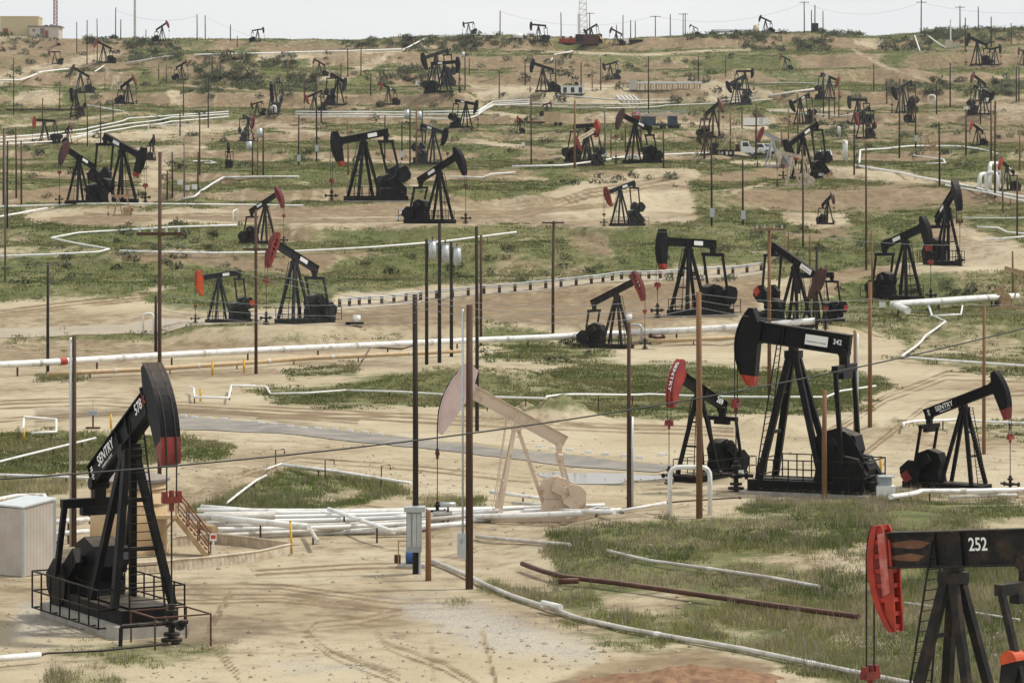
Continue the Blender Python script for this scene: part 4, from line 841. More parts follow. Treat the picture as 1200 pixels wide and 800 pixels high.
def make_weeds():
    lm = leaf_mat()
    cell_a = np.gradient(GY, axis=0) * np.gradient(GX, axis=1)
    vis = (np.abs(GX) < GY * .19 + 6) & (GY > 84) & (GY < 1110)
    n2 = fbm(GX / 2.2, GY / 3.0, 301, 3)
    m = sst(.2, .75, GG + .7 * n2 + .35 * fbm(GX / 7, GY / 8, 303, 2))
    dens = np.where(GY < 170, 46 * (100 / np.maximum(GY, 60)) ** 1.2, 14 * (170 / np.maximum(GY, 60)) ** 2.2)
    lam = cell_a * dens * m * vis
    lam = lam * sst(.06, .3, GG)
    cnt = RNG.poisson(np.clip(lam, 0, 12)); idx = np.repeat(np.arange(lam.size), cnt.ravel())
    r, c = np.unravel_index(idx, lam.shape)
    y = GY[r, c] + RNG.uniform(-.5, .5, len(r)) * np.gradient(GY, axis=0)[r, c]; x = GX[r, c] + RNG.uniform(-.5, .5, len(r)) * np.gradient(GX, axis=1)[r, c]
    z = gz(x, y); s = (y / 100)
    pn = fbm(x / 5, y / 7, 321, 4); pd_ = fbm(x / 14, y / 20, 341, 3)
    green = np.array([.135, .175, .038]); dark = np.array([.085, .108, .027]); dry = np.array([.40, .335, .20]); olive = np.array([.24, .225, .088])
    near = (y < 170)[:, None]
    t = sst(-.35, .4, pn)[:, None]; col = dark * (1 - t) + olive * t
    q = sst(.0, .5, pd_ + .25 * RNG.normal(size=len(x)) * .6)[:, None]; col = col * (1 - q * .8) + green * q * .8
    dq = sst(.0, .4, fbm(x / 3.5, y / 5, 361, 3) + .22 * RNG.normal(size=len(x)))[:, None] * np.where(near, .8, .38); col = col * (1 - dq) + dry * dq
    hgt = RNG.uniform(.10, .36, len(x)) * np.where(y < 170, .85 - .35 * np.clip(pd_ * 2, -1, 1), .5) * s ** .42 * (1 + .5 * pn); wid = np.where(y < 170, .024, .034) * s ** .95
    print('tufts', len(x))
    col = np.minimum(col * np.where(near, 1.3, 1.0), .5)
    blades('grass', x, y, z, hgt, wid, 6, col, .2 * s ** .9, lm, .9)
    # taller dead stalks in the near weeds
    k = (y < 165) & (RNG.uniform(size=len(x)) < .10)
    blades('dry_weed', x[k], y[k], z[k], RNG.uniform(.35, .8, k.sum()), np.full(k.sum(), .02), 5, np.tile(np.array([.36, .30, .22]), (k.sum(), 1)), np.full(k.sum(), .22), lm, .35)
    # grey green scrub of the slopes
    spots = []
    zones = [((150, 46, 212, 72), 70), ((230, 64, 300, 96), 90), ((300, 66, 345, 82), 30), ((335, 88, 372, 108), 50), ((210, 90, 330, 110), 70), ((470, 43, 560, 62), 90), ((545, 40, 640, 56), 60), ((440, 80, 500, 100), 40), ((870, 40, 920, 60), 40), ((930, 46, 975, 62), 40),
             ((1080, 33, 1200, 52), 120), ((1030, 46, 1090, 62), 40), ((0, 40, 60, 60), 30), ((960, 36, 1010, 44), 40), ((800, 38, 900, 46), 60), ((400, 46, 480, 56), 40), ((100, 44, 140, 52), 30), ((1040, 95, 1130, 110), 50), ((1160, 90, 1200, 112), 30), ((970, 150, 990, 162), 12),
             ((0, 290, 280, 335), 40), ((420, 290, 880, 330), 50), ((880, 265, 1050, 310), 40), ((660, 205, 800, 222), 16), ((0, 200, 200, 235), 16), ((560, 400, 700, 425), 16), ((430, 436, 760, 470), 40), ((130, 262, 300, 292), 26), ((980, 330, 1190, 352), 24), ((600, 60, 860, 100), 50), ((0, 60, 600, 200), 160), ((600, 100, 1200, 200), 120), ((760, 612, 1000, 640), 16), ((640, 690, 1190, 760), 26), ((0, 515, 250, 575), 14), ((240, 570, 400, 600), 12)]
    for (a, b, c_, d), n in zones:
        for _ in range(n):
            p = hit(random.uniform(a, c_), random.uniform(b, d))
            if p[1] > 260: spots.append(p)
    P = np.array(spots); sz = RNG.uniform(.35, 1.05, len(P)) * np.clip((P[:, 1] / 500) ** .8, .35, 1.5)
    nl = 150; k = len(P) * nl
    base = np.repeat(P, nl, 0); S_ = np.repeat(sz, nl)
    u = RNG.normal(size=(k, 3)); u /= np.linalg.norm(u, axis=1)[:, None]; rr = RNG.uniform(.35, 1, k) ** .6
    lump = 1 + .35 * np.sin(np.repeat(RNG.uniform(0, 6, len(P)), nl) + 3 * np.arctan2(u[:, 1], u[:, 0]))
    cpos = base + u * (S_ * rr * lump)[:, None] * np.array([1.25, 1.25, .75]) + np.array([0, 0, .25]) * S_[:, None]
    e1 = RNG.normal(size=(k, 3)); e2 = RNG.normal(size=(k, 3)); ls = (S_ * RNG.uniform(.07, .17, k))[:, None]
    v = np.stack([cpos + e1 * ls, cpos + e2 * ls, cpos - (e1 + e2) * ls * .6], 1).astype(np.float32)
    me = bpy.data.meshes.new('scrub'); me.vertices.add(k * 3); me.vertices.foreach_set('co', v.ravel()); me.loops.add(k * 3); me.loops.foreach_set('vertex_index', np.arange(k * 3, dtype=np.int32)); me.polygons.add(k)
    me.polygons.foreach_set('loop_start', np.arange(0, k * 3, 3, dtype=np.int32)); me.polygons.foreach_set('loop_total', np.full(k, 3, np.int32)); me.update()
    bc = np.array([.075, .095, .045]) * (1 - RNG.uniform(0, 1, (len(P), 1))) + np.array([.11, .11, .065]) * RNG.uniform(0, 1, (len(P), 1))
    c = np.repeat(bc, nl, 0) * RNG.uniform(.6, 1.4, (k, 1)); c = np.repeat(np.concatenate([c, np.ones((k, 1))], 1), 3, 0).astype(np.float32)
    at = me.color_attributes.new('tint', 'FLOAT_COLOR', 'POINT'); at.data.foreach_set('color', c.ravel()); me.materials.append(lm)
    o = bpy.data.objects.new('scrub', me); COL.objects.link(o); o['kind'] = 'stuff'

def make_stones():
    """loose stones and clods on the near dirt, too many to count"""
    n = 15000
    y = 84 + 110 * RNG.uniform(0, 1, n) ** 1.3; x = RNG.uniform(-.18, .18, n) * y * (1 + 6 / y); 
    q = fbm(x / 6, y / 8, 401, 3); k = q + .5 * RNG.normal(size=n) * .6 > -.05; x = x[k]; y = y[k]; n = len(x); z = gz(x, y)
    r = .016 + .075 * RNG.uniform(0, 1, n) ** 5; base = np.array([[1, 0, 0], [-1, 0, 0], [0, 1, 0], [0, -1, 0], [0, 0, 1], [0, 0, -1]], float)
    v = base[None] * r[:, None, None] * RNG.uniform(.6, 1.4, (n, 6, 1)) * np.array([1.2, 1.2, .8]) + np.stack([x, y, z + r * .2], 1)[:, None, :]
    F_ = np.array([[0, 2, 4], [2, 1, 4], [1, 3, 4], [3, 0, 4], [2, 0, 5], [1, 2, 5], [3, 1, 5], [0, 3, 5]]); f = (F_[None] + 6 * np.arange(n)[:, None, None]).reshape(-1, 3)
    me = bpy.data.meshes.new('loose_stones'); me.from_pydata(v.reshape(-1, 3).tolist(), [], f.tolist()); me.update(); me.materials.append(mat('stone', (.42, .36, .27), .9, 0, .4, (.2, .16, .11), .6))
    o = bpy.data.objects.new('loose_stones', me); COL.objects.link(o); o['kind'] = 'stuff'
# ---------------------------------------------------------------- pipes
def route(pts, e, step=None):
    """ground-following centre line through the surveyed points, e above the ground"""
    A = [hit(p[0], p[1], e) for p in pts]; out = []
    for a, b in zip(A[:-1], A[1:]):
        d = np.linalg.norm(b - a); st_ = step or max(2.0, a[1] / 90); n = max(1, int(d / st_))
        for i in range(n):
            t = i / n; p = a * (1 - t) + b * t; g = float(gz(p[0], p[1])) + e
            p = p.copy(); p[2] = max(p[2], g - e * .4) if abs(p[2] - g) < 2.5 else p[2]; out.append(p)
    out.append(A[-1]); out = np.array(out)
    for _ in range(3):
        if len(out) > 4: out[1:-1, 2] = np.maximum((out[:-2, 2] + out[1:-1, 2] * 2 + out[2:, 2]) / 4, gz(out[1:-1, 0], out[1:-1, 1]) + min(e, .12) * .5)
    return out
SUP = {}
def pipe(label, pts, wpx, e=.45, m='white_pipe', sup=True, group=None, name='pipe', bands=None, flange=False):
    L = route(pts, e); r = max(.035, wpx * .5 * L[len(L) // 2][1] / F)
    o = MB().tube(L, r, 10 if wpx > 3 else 7).build(name, m, smooth=True); tag(o, label, 'pipe', group)
    if sup and e > .25:
        d = np.concatenate([[0], np.cumsum(np.linalg.norm(np.diff(L, axis=0), axis=1))]); n = int(d[-1] / max(6.0, L[0][1] / 28)) + 1
        for k in range(min(n, 40)):
            s_ = d[-1] * (k + .5) / n; p = np.array([np.interp(s_, d, L[:, q]) for q in range(3)]); g = float(gz(p[0], p[1]))
            h = p[2] - g - r * .9
            if h < .05: continue
            if 'post' not in SUP:
                SUP['post'] = MB().box((0, 0, .5), (1, 1, 1)).build('support', 'rust'); me = SUP['post'].data; bpy.data.objects.remove(SUP['post']); SUP['post'] = me
            w = max(.08, r * .5); share('support', SUP['post'], o, (p[0], p[1], g - .05), 0, (w, w, h + .05))
    if wpx >= 4 and not m.startswith('rust'):
        d = np.concatenate([[0], np.cumsum(np.linalg.norm(np.diff(L, axis=0), axis=1))]); nc_ = min(9, int(d[-1] / 9))
        for k in range(nc_):
            s_ = d[-1] * (k + .7) / (nc_ + .4); p = np.array([np.interp(s_, d, L[:, q]) for q in range(3)]); p2 = np.array([np.interp(s_ + .3, d, L[:, q]) for q in range(3)])
            if np.linalg.norm(p2 - p) > .05: MB().tube([p, p2], r * 1.13, 10).build('coupling', 'dull_pipe' if m != 'dull_pipe' else 'white_pipe', o)
    if bands:
        for (t, m2, ln) in bands:
            i = t * (len(L) - 1); k = int(i); p = L[k] * (1 - (i - k)) + L[min(k + 1, len(L) - 1)] * (i - k); dd = L[min(k + 1, len(L) - 1)] - L[k]; dd /= np.linalg.norm(dd)
            MB().tube([p - dd * ln / 2, p + dd * ln / 2], r * 1.06, 12).build('pipe_sleeve', m2, o)
    if flange:
        for q, q2 in ((L[0], L[1]), (L[-1], L[-2])):
            dd = q2 - q; dd /= np.linalg.norm(dd); MB().tube([q, q + dd * .12], r * 1.5, 12).build('flange', 'rust', o)
    return o
def pipe3(label, P, r, m='white_pipe', name='pipe', group=None, round_=True):
    pts = []
    P = [np.array(p, float) for p in P]
    for i, p in enumerate(P):
        if 0 < i < len(P) - 1 and round_:
            a, b = P[i - 1] - p, P[i + 1] - p; la, lb = np.linalg.norm(a), np.linalg.norm(b); q = min(r * 4, la * .4, lb * .4)
            A, B = p + a / la * q, p + b / lb * q
            for t in np.linspace(0, 1, 5): pts.append(A * (1 - t) ** 2 + 2 * p * t * (1 - t) + B * t * t)
        else: pts.append(p)
    o = MB().tube(pts, r, 10).build(name, m, smooth=True); tag(o, label, 'pipe', group); return o
def upipe(label, a, b, h, r, m='white_pipe', group=None):
    A, B = hit(*a), hit(*b); return pipe3(label, [A - (0, 0, .2), A + (0, 0, h), B + (0, 0, h), B - (0, 0, .2)], r, m, 'pipe_arch', group)
def make_pipes():
    G1, G2, G3, G4 = 'pipelines across the valley floor', 'pipelines on the hillside', 'pipe runs in the right foreground', 'loose pipes stacked on the dirt'
    pipe('big white pipeline with a red sleeve crossing the left half of the valley', [(-30, 429), (60, 424), (180, 417), (300, 410), (400, 406), (520, 400), (640, 395), (700, 392), (742, 390)], 7.5, 1.0, group=G1, bands=[(.116, 'orange_red', .75)])
    pipe('tan pipe lying just below the big white pipeline at left', [(56, 438), (180, 432), (300, 424), (365, 419), (465, 415), (540, 411)], 5.5, .5, 'tan_pipe', group=G1)
    pipe('short dark bent pipe beside the end of the tan pipe', [(424, 423), (434, 407), (470, 409), (484, 405)], 2.2, .7, 'rust', sup=False)
    pipe('big white pipe passing behind the tallest pumpjack', [(740, 390), (800, 387), (866, 383), (955, 376)], 8, .9, group=G1)
    pipe('tan pipe below the white one left of the tallest pumpjack', [(760, 400), (800, 398), (866, 395)], 5, .5, 'tan_pipe', group=G1)
    pipe('rusty valve pipe on the dirt under the big white pipe', [(762, 393), (772, 396), (778, 394)], 4, .6, 'rust', sup=False, flange=True)
    pipe('thin white pipe with a step crossing the middle weeds', [(405, 457), (470, 459), (520, 463), (640, 468)], 2.6, .5, group=G1)
    pipe('thin white pipe running behind the numbered 269 pumpjack', [(640, 467), (641, 461), (760, 463), (865, 465), (968, 465), (985, 458), (1026, 452)], 2.6, .5, group=G1)
    pipe('thin white pipe with a jog left of the middle weeds', [(276, 452), (312, 453), (317, 461), (360, 460), (405, 457)], 2.4, .5, group=G1)
    pipe('white U shaped pipe bend on the dirt behind the black 578 head', [(222, 453), (227, 455), (228, 465), (268, 466), (271, 452), (300, 452)], 2.8, .5, group=G1)
    pipe('white pipe along the back of the green mound at centre left', [(330, 543), (395, 552), (482, 566)], 3.6, .45, group=G1)
    pipe('white pipe slanting down the front of the green mound', [(266, 589), (300, 562), (312, 556)], 3, .3, group=G1)
    pipe('thin white pipe on the ground at the left end of the mound', [(310, 551), (330, 543)], 2.6, .3, sup=False, group=G1)
    pipe('white pipe crossing the weeds far left, higher one', [(-30, 548), (30, 533), (112, 513)], 2.8, .35, group=G1)
    pipe('white pipe crossing the weeds far left, lower one', [(-30, 555), (60, 558), (110, 560)], 3.4, .35, group=G1)
    pipe('white pipe in front of the corrugated shed roof', [(-30, 590), (20, 581), (52, 580), (56, 590)], 5, .9, group=G1)
    pipe('white gate shaped pipe beside a yellow post at left', [(27, 505), (28, 488), (66, 491), (66, 506), (38, 507)], 3, .6, sup=False, group=G1)
    # hillside
    pipe('long zigzag white pipe at left, its upper run', [(-30, 301), (115, 297), (128, 291), (60, 282), (92, 270), (160, 267), (278, 264)], 2.6, .4, group=G2)
    pipe('thin white pipe at the foot of the brown bank at left', [(140, 294), (205, 297), (300, 297), (440, 290), (520, 283), (605, 272)], 2.6, .4, group=G2)
    pipe('white pipe along the edge of the wide dirt terrace', [(-30, 243), (60, 241), (170, 240), (300, 240), (355, 241)], 2.2, .4, group=G2)
    pipe('short white pipe rising from the left edge to the terrace', [(-30, 257), (0, 254), (55, 244)], 2.6, .4, group=G2)
    pipe('white pipe climbing the slope behind the raised pumpjack at left', [(214, 233), (228, 232), (262, 207), (300, 206), (350, 207)], 2.4, .4, group=G2)
    pipe('white pipe on the upper left slope', [(-30, 94), (12, 100), (80, 81)], 2.2, .4, group=G2)
    pipe('long white pipe below the left skyline', [(148, 74), (240, 66), (300, 62), (400, 60), (470, 58)], 2.0, .4, group=G2)
    pipe('white pipe sloping up to the skyline pumpjack', [(472, 59), (496, 46), (505, 43), (560, 41)], 1.8, .4, group=G2)
    for k, (dy, lab) in enumerate(((0, 'upper'), (4, 'middle'), (8, 'lower'))):
        pipe('%s white pipe of the curving bundle at left' % lab, [(-30, 163 + dy), (60, 158 + dy), (100, 151 + dy), (150, 141 + dy), (200, 136 + dy), (268, 131 + dy * .7)], 1.8, .5, group='curving pipe bundle')
    for k, (dy, lab) in enumerate(((0, 'top'), (3, 'second'), (6, 'third'))):
        pipe('%s white pipe of the straight rack at upper middle' % lab, [(346, 131 + dy), (420, 129 + dy), (470, 131 + dy), (540, 135 + dy), (560, 130 + dy), (578, 119 + dy * .8), (620, 117 + dy * .8)], 1.7, .9, group='pipe rack at upper middle')
    for k, (dy, lab) in enumerate(((0, 'top'), (3.2, 'second'), (6.4, 'third'))):
        pipe('%s grey white pipe of the long rack below the manifold' % lab, [(600, 117 + dy), (700, 121 + dy), (780, 119 + dy), (850, 114 + dy), (905, 110 + dy)], 1.9, .6, m='dull_pipe', group='long pipe rack')
    for k in range(5):
        pipe('%s of the short parallel white pipes coming down the bank' % ('leftmost', 'second', 'middle', 'fourth', 'rightmost')[k], [(722 + k * 5, 112), (733 + k * 4.6, 121)], 2.2, .5, sup=False, group='short parallel pipes')
    pipe('white pipe behind the black pumpjack with the maroon head', [(600, 195), (660, 194), (720, 186), (770, 181), (840, 179)], 2.2, .4, group=G2)
    pipe('white pipe lying on the green slope below the skyline derrick', [(645, 72), (671, 60)], 2.2, .3, sup=False, group=G2)
    pipe('white pipe of the right hillside loop', [(1007, 191), (1008, 177), (1040, 173), (1080, 170), (1120, 170), (1170, 181)], 2.2, .5, group=G2)
    pipe('short white hairpin pipe inside the right hillside loop', [(1070, 182), (1106, 188), (1108, 192), (1085, 192)], 1.8, .3, sup=False, group=G2)
    pipe('long white pipe running down to the right edge', [(1002, 194), (1060, 205), (1105, 213), (1160, 224), (1240, 238)], 3.0, .4, group=G2)
    pipe('second long white pipe just below the one running to the right edge', [(1108, 217), (1160, 228), (1240, 243)], 2.4, .4, group=G2)
    pipe('white pipe bent like a hook at the right edge, upper', [(1145, 266), (1170, 267), (1180, 272), (1240, 278)], 2.6, .4, group=G2)
    pipe('short white pipe at the right edge under the hooked one', [(1155, 281), (1240, 274)], 2.4, .4, group=G2)
    pipe('thin white pipe on the right edge dirt road', [(1128, 255), (1240, 258)], 1.6, .4, group=G2)
    pipe('white pipes beside the far right skyline bank', [(1072, 42), (1078, 60)], 1.6, .4, sup=False, group=G2)
    pipe('white pipe sloping along the far right bank', [(1080, 41), (1108, 56)], 1.6, .4, sup=False, group=G2)
    pipe('grey pipe bundle at the right middle distance', [(880, 116), (930, 108), (960, 104)], 3, .4, m='dull_pipe', group=G2)
    pipe('thin grey pipe left of the cream pumpjack', [(885, 98), (930, 97), (985, 99)], 1.6, .4, m='dull_pipe', group=G2)
    pipe('thin white pipe above the dirt slope at right', [(905, 130), (985, 136), (1000, 134)], 1.4, .4, group=G2)
    pipe('short white pipe on the slope near the pink pumpjack', [(107, 87), (122, 77)], 1.8, .3, sup=False, group=G2)
    pipe('thin white pipe crossing the green hollow at left', [(98, 123), (130, 128), (152, 136)], 1.6, .3, sup=False, group=G2)
    pipe('white angular pipe loop left of the small transformer poles', [(226, 189), (245, 187), (254, 193), (240, 191)], 1.6, .3, sup=False, group=G2)
    pipe('white pipe with a kink behind the terrace pumpjacks', [(528, 207), (566, 208), (575, 204), (604, 202)], 2, .4, group=G2)
    # right middle
    pipe('big white elbow pipe in front of the raised black pumpjack at right', [(1064, 364), (1046, 356), (1100, 352), (1192, 347)], 8, 1.0, group=G1)
    pipe('white pipe winding down the bank at right', [(1088, 358), (1092, 368), (1108, 374), (1084, 398), (1057, 417)], 2.8, .3, group=G1)
    pipe('white pipe along the bank foot at the right edge', [(1056, 418), (1120, 423), (1240, 431)], 3, .4, group=G1)
    pipe('small white pipe loop above the winding pipe', [(1090, 370), (1126, 369), (1128, 358)], 2.2, .5, sup=False, group=G1)
    pipe('white pipe across the dirt behind the lettered pumpjack at right', [(1059, 499), (1059, 491), (1120, 493), (1240, 497)], 3.2, .5, group=G1)
    pipe('large white pipe in front of the lettered pumpjack at right', [(1044, 582), (1080, 577), (1150, 575), (1240, 572)], 6, .45, group=G3)
    pipe('grey white pipe under the large one at right', [(1112, 583), (1160, 580), (1192, 580)], 5, .2, m='dull_pipe', sup=False, group=G3)
    pipe('white pipe with a black end left of the white arch', [(665, 606), (700, 598), (730, 594), (780, 589)], 4, .3, group=G3)
    pipe('thin rusty pipe from the arch to the 269 well', [(780, 589), (800, 587), (862, 583), (868, 583)], 2, .3, 'rust', sup=False, flange=True)
    # foreground right
    pipe('white pipe half buried in weeds, left piece', [(558, 628), (610, 633), (668, 638)], 4.5, .15, m='dull_pipe', sup=False, group=G3)
    pipe('white pipe half buried in weeds, right piece', [(712, 645), (760, 656), (830, 666), (900, 677), (960, 687)], 4.2, .2, m='dull_pipe', sup=False, group=G3)
    pipe('thin white pipe among weeds left of the 252 pumpjack', [(1060, 706), (1120, 714), (1195, 726)], 3, .12, m='dull_pipe', sup=False, group=G3)
    pipe('rust brown pipe lying across the weedy bank', [(612, 660), (636, 669), (662, 676), (720, 682), (800, 693), (900, 708), (1006, 722)], 6.5, .3, 'rust', sup=False, group=G3)
    pipe('long white pipe curving along the foot of the weedy bank', [(505, 656), (540, 671), (570, 686), (600, 698), (640, 711), (680, 724), (735, 737), (800, 748), (870, 760), (960, 779), (1080, 803)], 6, .14, m='dull_pipe', sup=False, group=G3)
    pipe('short white pipe piece resting beside the curving pipe', [(636, 706), (657, 711)], 7, .35, m='white_pipe', sup=False, group=G3)
    pipe('short rusty pipe stub under the rust brown pipe', [(655, 681), (678, 680)], 7, .3, 'rust', sup=False, group=G3)
    # foreground left
    pipe('white pipe end at the bottom left corner', [(-30, 774), (47, 767)], 8, .3, m='white_pipe', sup=False, group=G3)
    pipe('black flow line from the white pipe to the 578 well', [(47, 767), (56, 765), (120, 762), (200, 754)], 2.6, .3, 'black_old', sup=False, flange=True)
    upipe('white pipe arch standing before the 269 pumpjack', (785, 603), (832, 603), 2.15, .11)
    for k, (x, y, w, h) in enumerate(((1148, 222, 10, 2.2), (1160, 221, 10, 3.6), (1156, 226, 12, 2.8))):
        upipe(('low white pipe arch at far right, leftmost', 'tall white pipe arch at far right', 'middle white pipe arch at far right')[k], (x, y), (x + w, y), h, .28)
    upipe('white round pipe arch beside the dirt road at left', (168, 391), (180, 391), 2.0, .1)
    upipe('small white pipe arch on the wide dirt terrace', (273, 262), (279, 260), 1.6, .09)
    upipe('white pipe arch left of the right dirt slope', (1088, 122), (1096, 122), 2.2, .22)
    upipe('white standpipe hooks below the right dirt slope', (989, 188), (992, 190), 3.4, .22)
    upipe('small white hooked pipe by the bush at right', (982, 160), (984, 161), 2.0, .16)
    upipe('white pipe frame in front of the maroon headed pumpjack', (735, 191), (748, 191), 1.2, .2)
    upipe('white pipe frame at the foot of the tall narrow pumpjack', (318, 136), (323, 136), 2.2, .3)
    upipe('grey pipe arch beside the red headed pumpjack at centre', (738, 402), (752, 402), 1.8, .12, 'silver')
    # stacked loose pipes
    ordn = ['first', 'second', 'third', 'fourth', 'fifth', 'sixth', 'seventh', 'eighth', 'ninth', 'tenth', 'eleventh', 'twelfth', 'thirteenth', 'fourteenth', 'fifteenth', 'sixteenth', 'seventeenth', 'eighteenth', 'nineteenth', 'twentieth']
    rows = 20
    for k in range(rows):
        t = k / (rows - 1)
        xl = 236 + (0, 14, -6, 22, 6)[k % 5] + 12 * t; yl = 604 + 30 * t; xr = 728 - (0, 30, 8, 46, 20)[k % 5] - 90 * t - 170 * t * t; yr = 600 + 9.5 * t + 14 * t * t
        n = 10; A, B = hit(xl, yl), hit(xr, yr); L = []
        for i in range(n + 1):
            p = A * (1 - i / n) + B * i / n; p[2] = float(gz(p[0], p[1])) + .12 + .13 * (k % 3); L.append(p)
        L = np.array(L); z = np.polyval(np.polyfit(np.arange(n + 1), L[:, 2], 2), np.arange(n + 1)); L[:, 2] = z + max(0, (L[:, 2] - .06 - z).max())
        o = MB().tube(L, .10 + .04 * ((k * 7) % 3 == 0), 8).build('pipe', ('white_pipe', 'white_paint', 'white_pipe', 'white_paint', 'dull_pipe')[k % 5], smooth=True)
        tag(o, 'long white pipe on the ground, %s from the back of the loose pipes' % ordn[k], 'pipe', G4)
    for k, (a, b, w, e, mt, lb) in enumerate((((210, 606), (322, 604), 9, .8, 'dull_pipe', 'thick grey white pipe on trestles behind the tan stairs'), ((250, 606), (362, 617), 8, .8, 'white_pipe', 'thick white pipe on trestles ending in a broken elbow'),
                                 ((385, 596), (462, 623), 5, .7, 'white_pipe', 'white pipe propped up slanting over the loose pipes'), ((362, 617), (372, 634), 5, .5, 'dull_pipe', 'short grey pipe end hanging from the trestle pipe'),
                                 ((440, 623), (478, 622), 9, .25, 'dull_pipe', 'thick grey pipe left of the switch cabinet'), ((100, 592), (110, 590), 9, .9, 'white_pipe', 'white pipe end between shed and tank'), ((56, 612), (104, 608), 6, .9, 'white_pipe', 'white pipe between the shed and the black pumpjack'),
                                 ((56, 626), (104, 622), 6, .5, 'white_pipe', 'lower white pipe between the shed and the black pumpjack'), ((508, 602), (530, 601), 6, .5, 'dull_pipe', 'grey pipe elbow right of the switch cabinet'), ((516, 591), (534, 591), 6, .9, 'galvanised', 'grey horizontal drum pipe on posts behind the pole'),
                                 ((215, 612), (252, 620), 9, .7, 'tan_metal', 'short tan pipe with open end behind the stairs'), ((628, 603), (640, 597), 4, .4, 'white_pipe', 'white pipe elbow below the pink pumpjack'), ((640, 597), (720, 600), 5, .35, 'white_pipe', 'white pipe in front of the pink counterweight'),
                                 ((575, 576), (652, 586), 4.5, .4, 'white_pipe', 'white pipe behind the pink pumpjack legs'), ((600, 589), (655, 592), 4, .4, 'dull_pipe', 'lower pipe behind the pink pumpjack legs'))):
        pipe(lb, [a, b], w, e, mt, sup=e > .3, group='pipes around the loose stack')
    # hooked stands
    for k, (x, y, lb) in enumerate(((323, 548, 'left'), (381, 561, 'middle'), (447, 567, 'right'))):
        g = hit(x, y); pipe3('dark hooked rod standing over the mound pipe, %s one' % lb, [g - (0, 0, .2), g + (0, 0, .95), g + (.45, 0, 1.0), g + (.47, 0, .75)], .035, 'rust', 'hooked_rod', 'hooked rods by the mound pipe', False)['category'] = 'rod'

